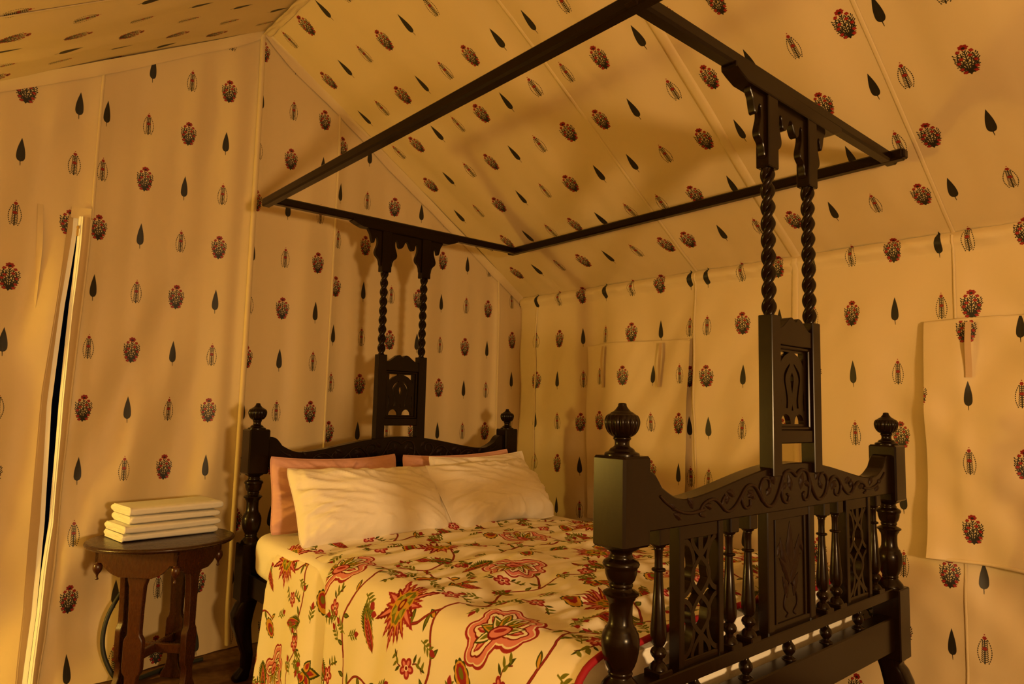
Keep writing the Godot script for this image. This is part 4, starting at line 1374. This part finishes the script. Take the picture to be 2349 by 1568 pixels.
# ------------------------------------------------------------------ table, towels, hose
func build_table() -> void:
	var c := Vector3(-0.353, 0.0, -0.134)
	var o := thing("side_table", "round topped reddish brown side table with drop finials beside the bed", "table", c)
	var mb := MB.new()
	mb.xf = Transform3D(Basis.from_scale(Vector3(1, 1, 0.93)), Vector3.ZERO)
	var pr := [Vector2(0.0, 0.648), Vector2(0.296, 0.648), Vector2(0.302, 0.650), Vector2(0.309, 0.655), Vector2(0.311, 0.660), Vector2(0.309, 0.665), Vector2(0.302, 0.669), Vector2(0.296, 0.670), Vector2(0.0, 0.670)]
	mb.lathe(pr, 72)
	part("table_top", mb, M.teak_top, o)
	var a0 := deg_to_rad(2.0)
	var corner := func(k: int, r: float) -> Vector3: return Vector3(cos(a0 + k * PI / 2) * r, 0, sin(a0 + k * PI / 2) * r)
	for k in 4:
		var A: Vector3 = corner.call(k, 0.265); var B: Vector3 = corner.call(k + 1, 0.265)
		var mid := (A + B) / 2.0
		var nn := mid.normalized()
		var xx := Vector3.UP.cross(nn).normalized()
		var fr := Transform3D(Basis(xx, Vector3.UP, nn), mid)
		var hw := A.distance_to(B) / 2.0
		# apron board with a scalloped lower edge
		mb = MB.new()
		mb.xf = fr
		var p := PackedVector2Array([Vector2(-hw, 0.649), Vector2(-hw, 0.586)])
		for q in curve([Vector2(-hw * 0.84, 0.586), Vector2(-hw * 0.74, 0.566), Vector2(-hw * 0.60, 0.545), Vector2(-hw * 0.40, 0.530)], 4): p.append(q)
		for q in curve([Vector2(hw * 0.40, 0.530), Vector2(hw * 0.60, 0.545), Vector2(hw * 0.74, 0.566), Vector2(hw * 0.84, 0.586)], 4): p.append(q)
		p.append(Vector2(hw, 0.586)); p.append(Vector2(hw, 0.649))
		mb.prism(p, -0.018, 0.0, 0.0015)
		part("apron", mb, M.teak, o)
		# flat shaped leg
		mb = MB.new()
		mb.xf = fr
		var L := [Vector2(0.045, 0.560), Vector2(0.043, 0.515), Vector2(0.035, 0.490), Vector2(0.030, 0.40), Vector2(0.028, 0.300), Vector2(0.030, 0.285), Vector2(0.040, 0.270), Vector2(0.043, 0.255), Vector2(0.043, 0.150), Vector2(0.040, 0.130), Vector2(0.028, 0.115), Vector2(0.026, 0.09), Vector2(0.034, 0.05), Vector2(0.052, 0.022), Vector2(0.056, 0.0)]
		p = PackedVector2Array()
		for q in L: p.append(q)
		for i in range(L.size() - 1, -1, -1): p.append(Vector2(-L[i].x, L[i].y))
		mb.prism(p, -0.046, -0.018, 0.003)
		part("leg", mb, M.teak, o)
		# hanging turned drop under each corner
		mb = MB.new()
		mb.xf = Transform3D(Basis(), corner.call(k, 0.252))
		var dp := []
		for q in curve([Vector2(0.0, 0.512), Vector2(0.006, 0.514), Vector2(0.0065, 0.519), Vector2(0.0045, 0.524), Vector2(0.0055, 0.535), Vector2(0.015, 0.548), Vector2(0.0195, 0.562), Vector2(0.017, 0.578), Vector2(0.010, 0.585), Vector2(0.010, 0.590)], 3): dp.append(q)
		mb.lathe(dp, 24)
		part("drop_finial", mb, M.teak, o)
	for k in 2:
		mb = MB.new()
		var d: Vector3 = ((corner.call(k, 1.0) + corner.call(k + 1, 1.0)) / 2.0).normalized()
		mb.xf = Transform3D(Basis(Vector3.UP.cross(d), Vector3.UP, d), Vector3(0, 0.185, 0))
		mb.box(Vector3.ZERO, Vector3(0.022, 0.040 - 0.002 * k, 0.30), 0.003)
		part("stretcher", mb, M.teak, o)


func towel(k: int, label: String, at_: Vector3, l: float, d: float, t: float, turn: float) -> void:
	var o := thing("folded_towel", label, "towel", at_, "white towels stacked on the side table")
	o.rotation.y = turn
	var mb := MB.new()
	var sur := func(a: float, b: float) -> Vector3:
		# soft folded block: rounded fold to the front, rounded ends
		var an := TAU * a
		var cz := cos(an); var cy := sin(an)
		var n := 3.2
		var m := pow(pow(absf(cz), 9.0) + pow(absf(cy), n), -1.0 / 6.0)
		var u := b * 2.0 - 1.0
		var ex := signf(u) * (1.0 - pow(1.0 - absf(u), 2.2))
		var en := pow(maxf(0.0, 1.0 - pow(absf(ex), 26.0)), 0.36)
		var x := ex * l / 2.0
		var z := signf(cz) * pow(absf(cz), 0.30) * (d / 2.0) * (0.90 + 0.10 * en) * (1.0 if en > 0.02 else 0.9)
		var y := signf(cy) * pow(absf(cy), 0.62) * t * 0.485 * en
		var wob := 0.006 * nf.get_noise_3d(x * 110.0 + k * 400.0, y * 300.0, z * 100.0) + 0.0012 * nf.get_noise_3d(x * 2500.0, y * 2500.0 + k * 90.0, z * 2500.0)
		return Vector3(x + 0.003 * sin(z * 40.0 + k), t / 2.0 + y + wob * 0.5 * (0.4 + 0.6 * en) + 0.003 * sin(x * 8.0 + k * 1.7) * (y / t), z + wob)
	mb.grid(sur, 96, 120)
	part("folded_cloth", mb, M.terry, o)
	# the layers that show at the end
	mb = MB.new()
	for q in 2:
		var path := []; var rad := []
		for i in 25:
			var an := -PI / 2.0 + PI * i / 24.0
			var rr := t * (0.36 - 0.17 * q)
			var zz := d / 2.0 - t * 0.55
			var p := Vector3(-l / 2.0 + 0.004, t / 2.0 + rr * sin(an), zz + rr * cos(an))
			path.append(p); rad.append(0.0042)
		for s in [1.0, -1.0]:
			var rr: float = t * (0.36 - 0.17 * q)
			var p := Vector3(-l / 2.0 + 0.005, t / 2.0 + s * rr, -d / 2.0 + 0.03)
			if s > 0: path.append(p)
			else: path.push_front(p)
			rad.append(0.0042)
		mb.tube(path, rad, 8)
	part("fold_edge", mb, M.terry, o)


func build_towels() -> void:
	var turn := 0.12
	var base := Vector3(-0.335, 0.6705, -0.215)
	var t := 0.036
	towel(0, "white folded towel at the bottom of the stack, resting on the side table", base, 0.43, 0.25, t, turn)
	towel(1, "white folded towel directly on top of the lowest towel on the side table", base + Vector3(0.005, t, 0.004), 0.435, 0.25, t, turn + 0.02)
	towel(2, "white folded towel lying just beneath the topmost towel in the stack", base + Vector3(0.018, t * 2, -0.006), 0.405, 0.235, t, turn - 0.01)
	towel(3, "white folded towel on top of the stack, with a rolled end showing", base + Vector3(0.022, t * 3, -0.004), 0.42, 0.235, t * 1.15, turn)


func build_hose() -> void:
	var mb := MB.new()
	var path := []; var rad := []
	var P := [Vector3(-0.34, 0.50, -0.40), Vector3(-0.40, 0.44, -0.40), Vector3(-0.458, 0.37, -0.385), Vector3(-0.505, 0.28, -0.365), Vector3(-0.520, 0.18, -0.345), Vector3(-0.500, 0.09, -0.32), Vector3(-0.455, 0.020, -0.29), Vector3(-0.38, 0.012, -0.28), Vector3(-0.25, 0.012, -0.33), Vector3(-0.05, 0.012, -0.36)]
	for i in P.size() - 1:
		for k in 8:
			path.append((P[i] as Vector3).cubic_interpolate(P[i + 1], P[maxi(i - 1, 0)], P[mini(i + 2, P.size() - 1)], k / 8.0)); rad.append(0.010)
	mb.tube(path, rad, 12)
	var o := part("hose", mb, M.rubber, self)
	o.set_meta("label", "dark grey flexible hose curving behind the side table to the floor")
	o.set_meta("category", "hose")


# ------------------------------------------------------------------ lamps (both stand outside the frame)
func build_lamp(label: String, base: Vector3, h: float, r: float, energy: float, col: Color, glow: float) -> void:
	var o := thing("floor_lamp", label, "lamp", base)
	var mb := MB.new()
	mb.lathe([Vector2(0.0, 0.0), Vector2(0.12, 0.0), Vector2(0.12, 0.012), Vector2(0.03, 0.022), Vector2(0.012, 0.035), Vector2(0.010, h - 0.16), Vector2(0.0, h - 0.16)], 28)
	part("stand", mb, M.iron, o)
	mb = MB.new()
	mb.lathe([Vector2(r * 0.55, h - 0.17), Vector2(r, h - 0.14), Vector2(r, h + 0.12), Vector2(r * 0.55, h + 0.16)], 32)
	var m := std(Color(0.9, 0.85, 0.7), 0.8, 0.2)
	m.emission_enabled = true
	m.emission = col
	m.emission_energy_multiplier = glow
	part("lamp_shade", mb, m, o)
	var l := OmniLight3D.new()
	l.name = "bulb_light"
	l.position = Vector3(0, h, 0)
	l.light_color = col
	l.light_energy = energy
	l.light_size = r * 0.95
	l.omni_range = 14.0
	l.omni_attenuation = 2.0
	l.shadow_enabled = true
	o.add_child(l)


func _ready() -> void:
	var cam := Camera3D.new()
	cam.name = "camera"
	cam.position = Vector3(-1.3125, 1.2905, 3.3503)
	cam.rotation = Vector3(0.0959, -0.7199, 0.0239)
	cam.fov = rad_to_deg(2.0 * atan(784.0 / 1593.9957))
	cam.near = 0.05
	cam.current = true
	add_child(cam)
	var we := WorldEnvironment.new()
	we.name = "world"
	var e := Environment.new()
	e.background_mode = Environment.BG_COLOR
	e.background_color = Color(0.012, 0.012, 0.016)
	e.tonemap_mode = Environment.TONE_MAPPER_LINEAR
	e.tonemap_exposure = 1.06
	e.sdfgi_enabled = true
	e.ssao_enabled = true
	e.ssil_enabled = true
	we.environment = e
	add_child(we)
	nv.seed = 5; nv.frequency = 0.01; nv.fractal_octaves = 2
	nf.seed = 9; nf.frequency = 0.01; nf.fractal_octaves = 3
	nr.seed = 13; nr.frequency = 0.01; nr.fractal_type = FastNoiseLite.FRACTAL_RIDGED; nr.fractal_octaves = 2
	materials()
	build_lamp("paper shaded floor lamp standing by the tent door side, outside the picture", Vector3(-2.42, 0, -0.36), 1.10, 0.115, 2.4, Color(1.0, 0.845, 0.40), 1.1)
	build_lamp("paper shaded floor lamp standing at the far end of the tent, behind the camera", Vector3(-0.9, 0, 5.4), 1.30, 0.16, 9.0, Color(1.0, 0.815, 0.56), 3.6)
	build_head_wall()
	build_roof_and_sides()
	build_bed()
	build_mattress()
	build_spread()
	build_pillows()
	build_table()
	build_towels()
	build_hose()
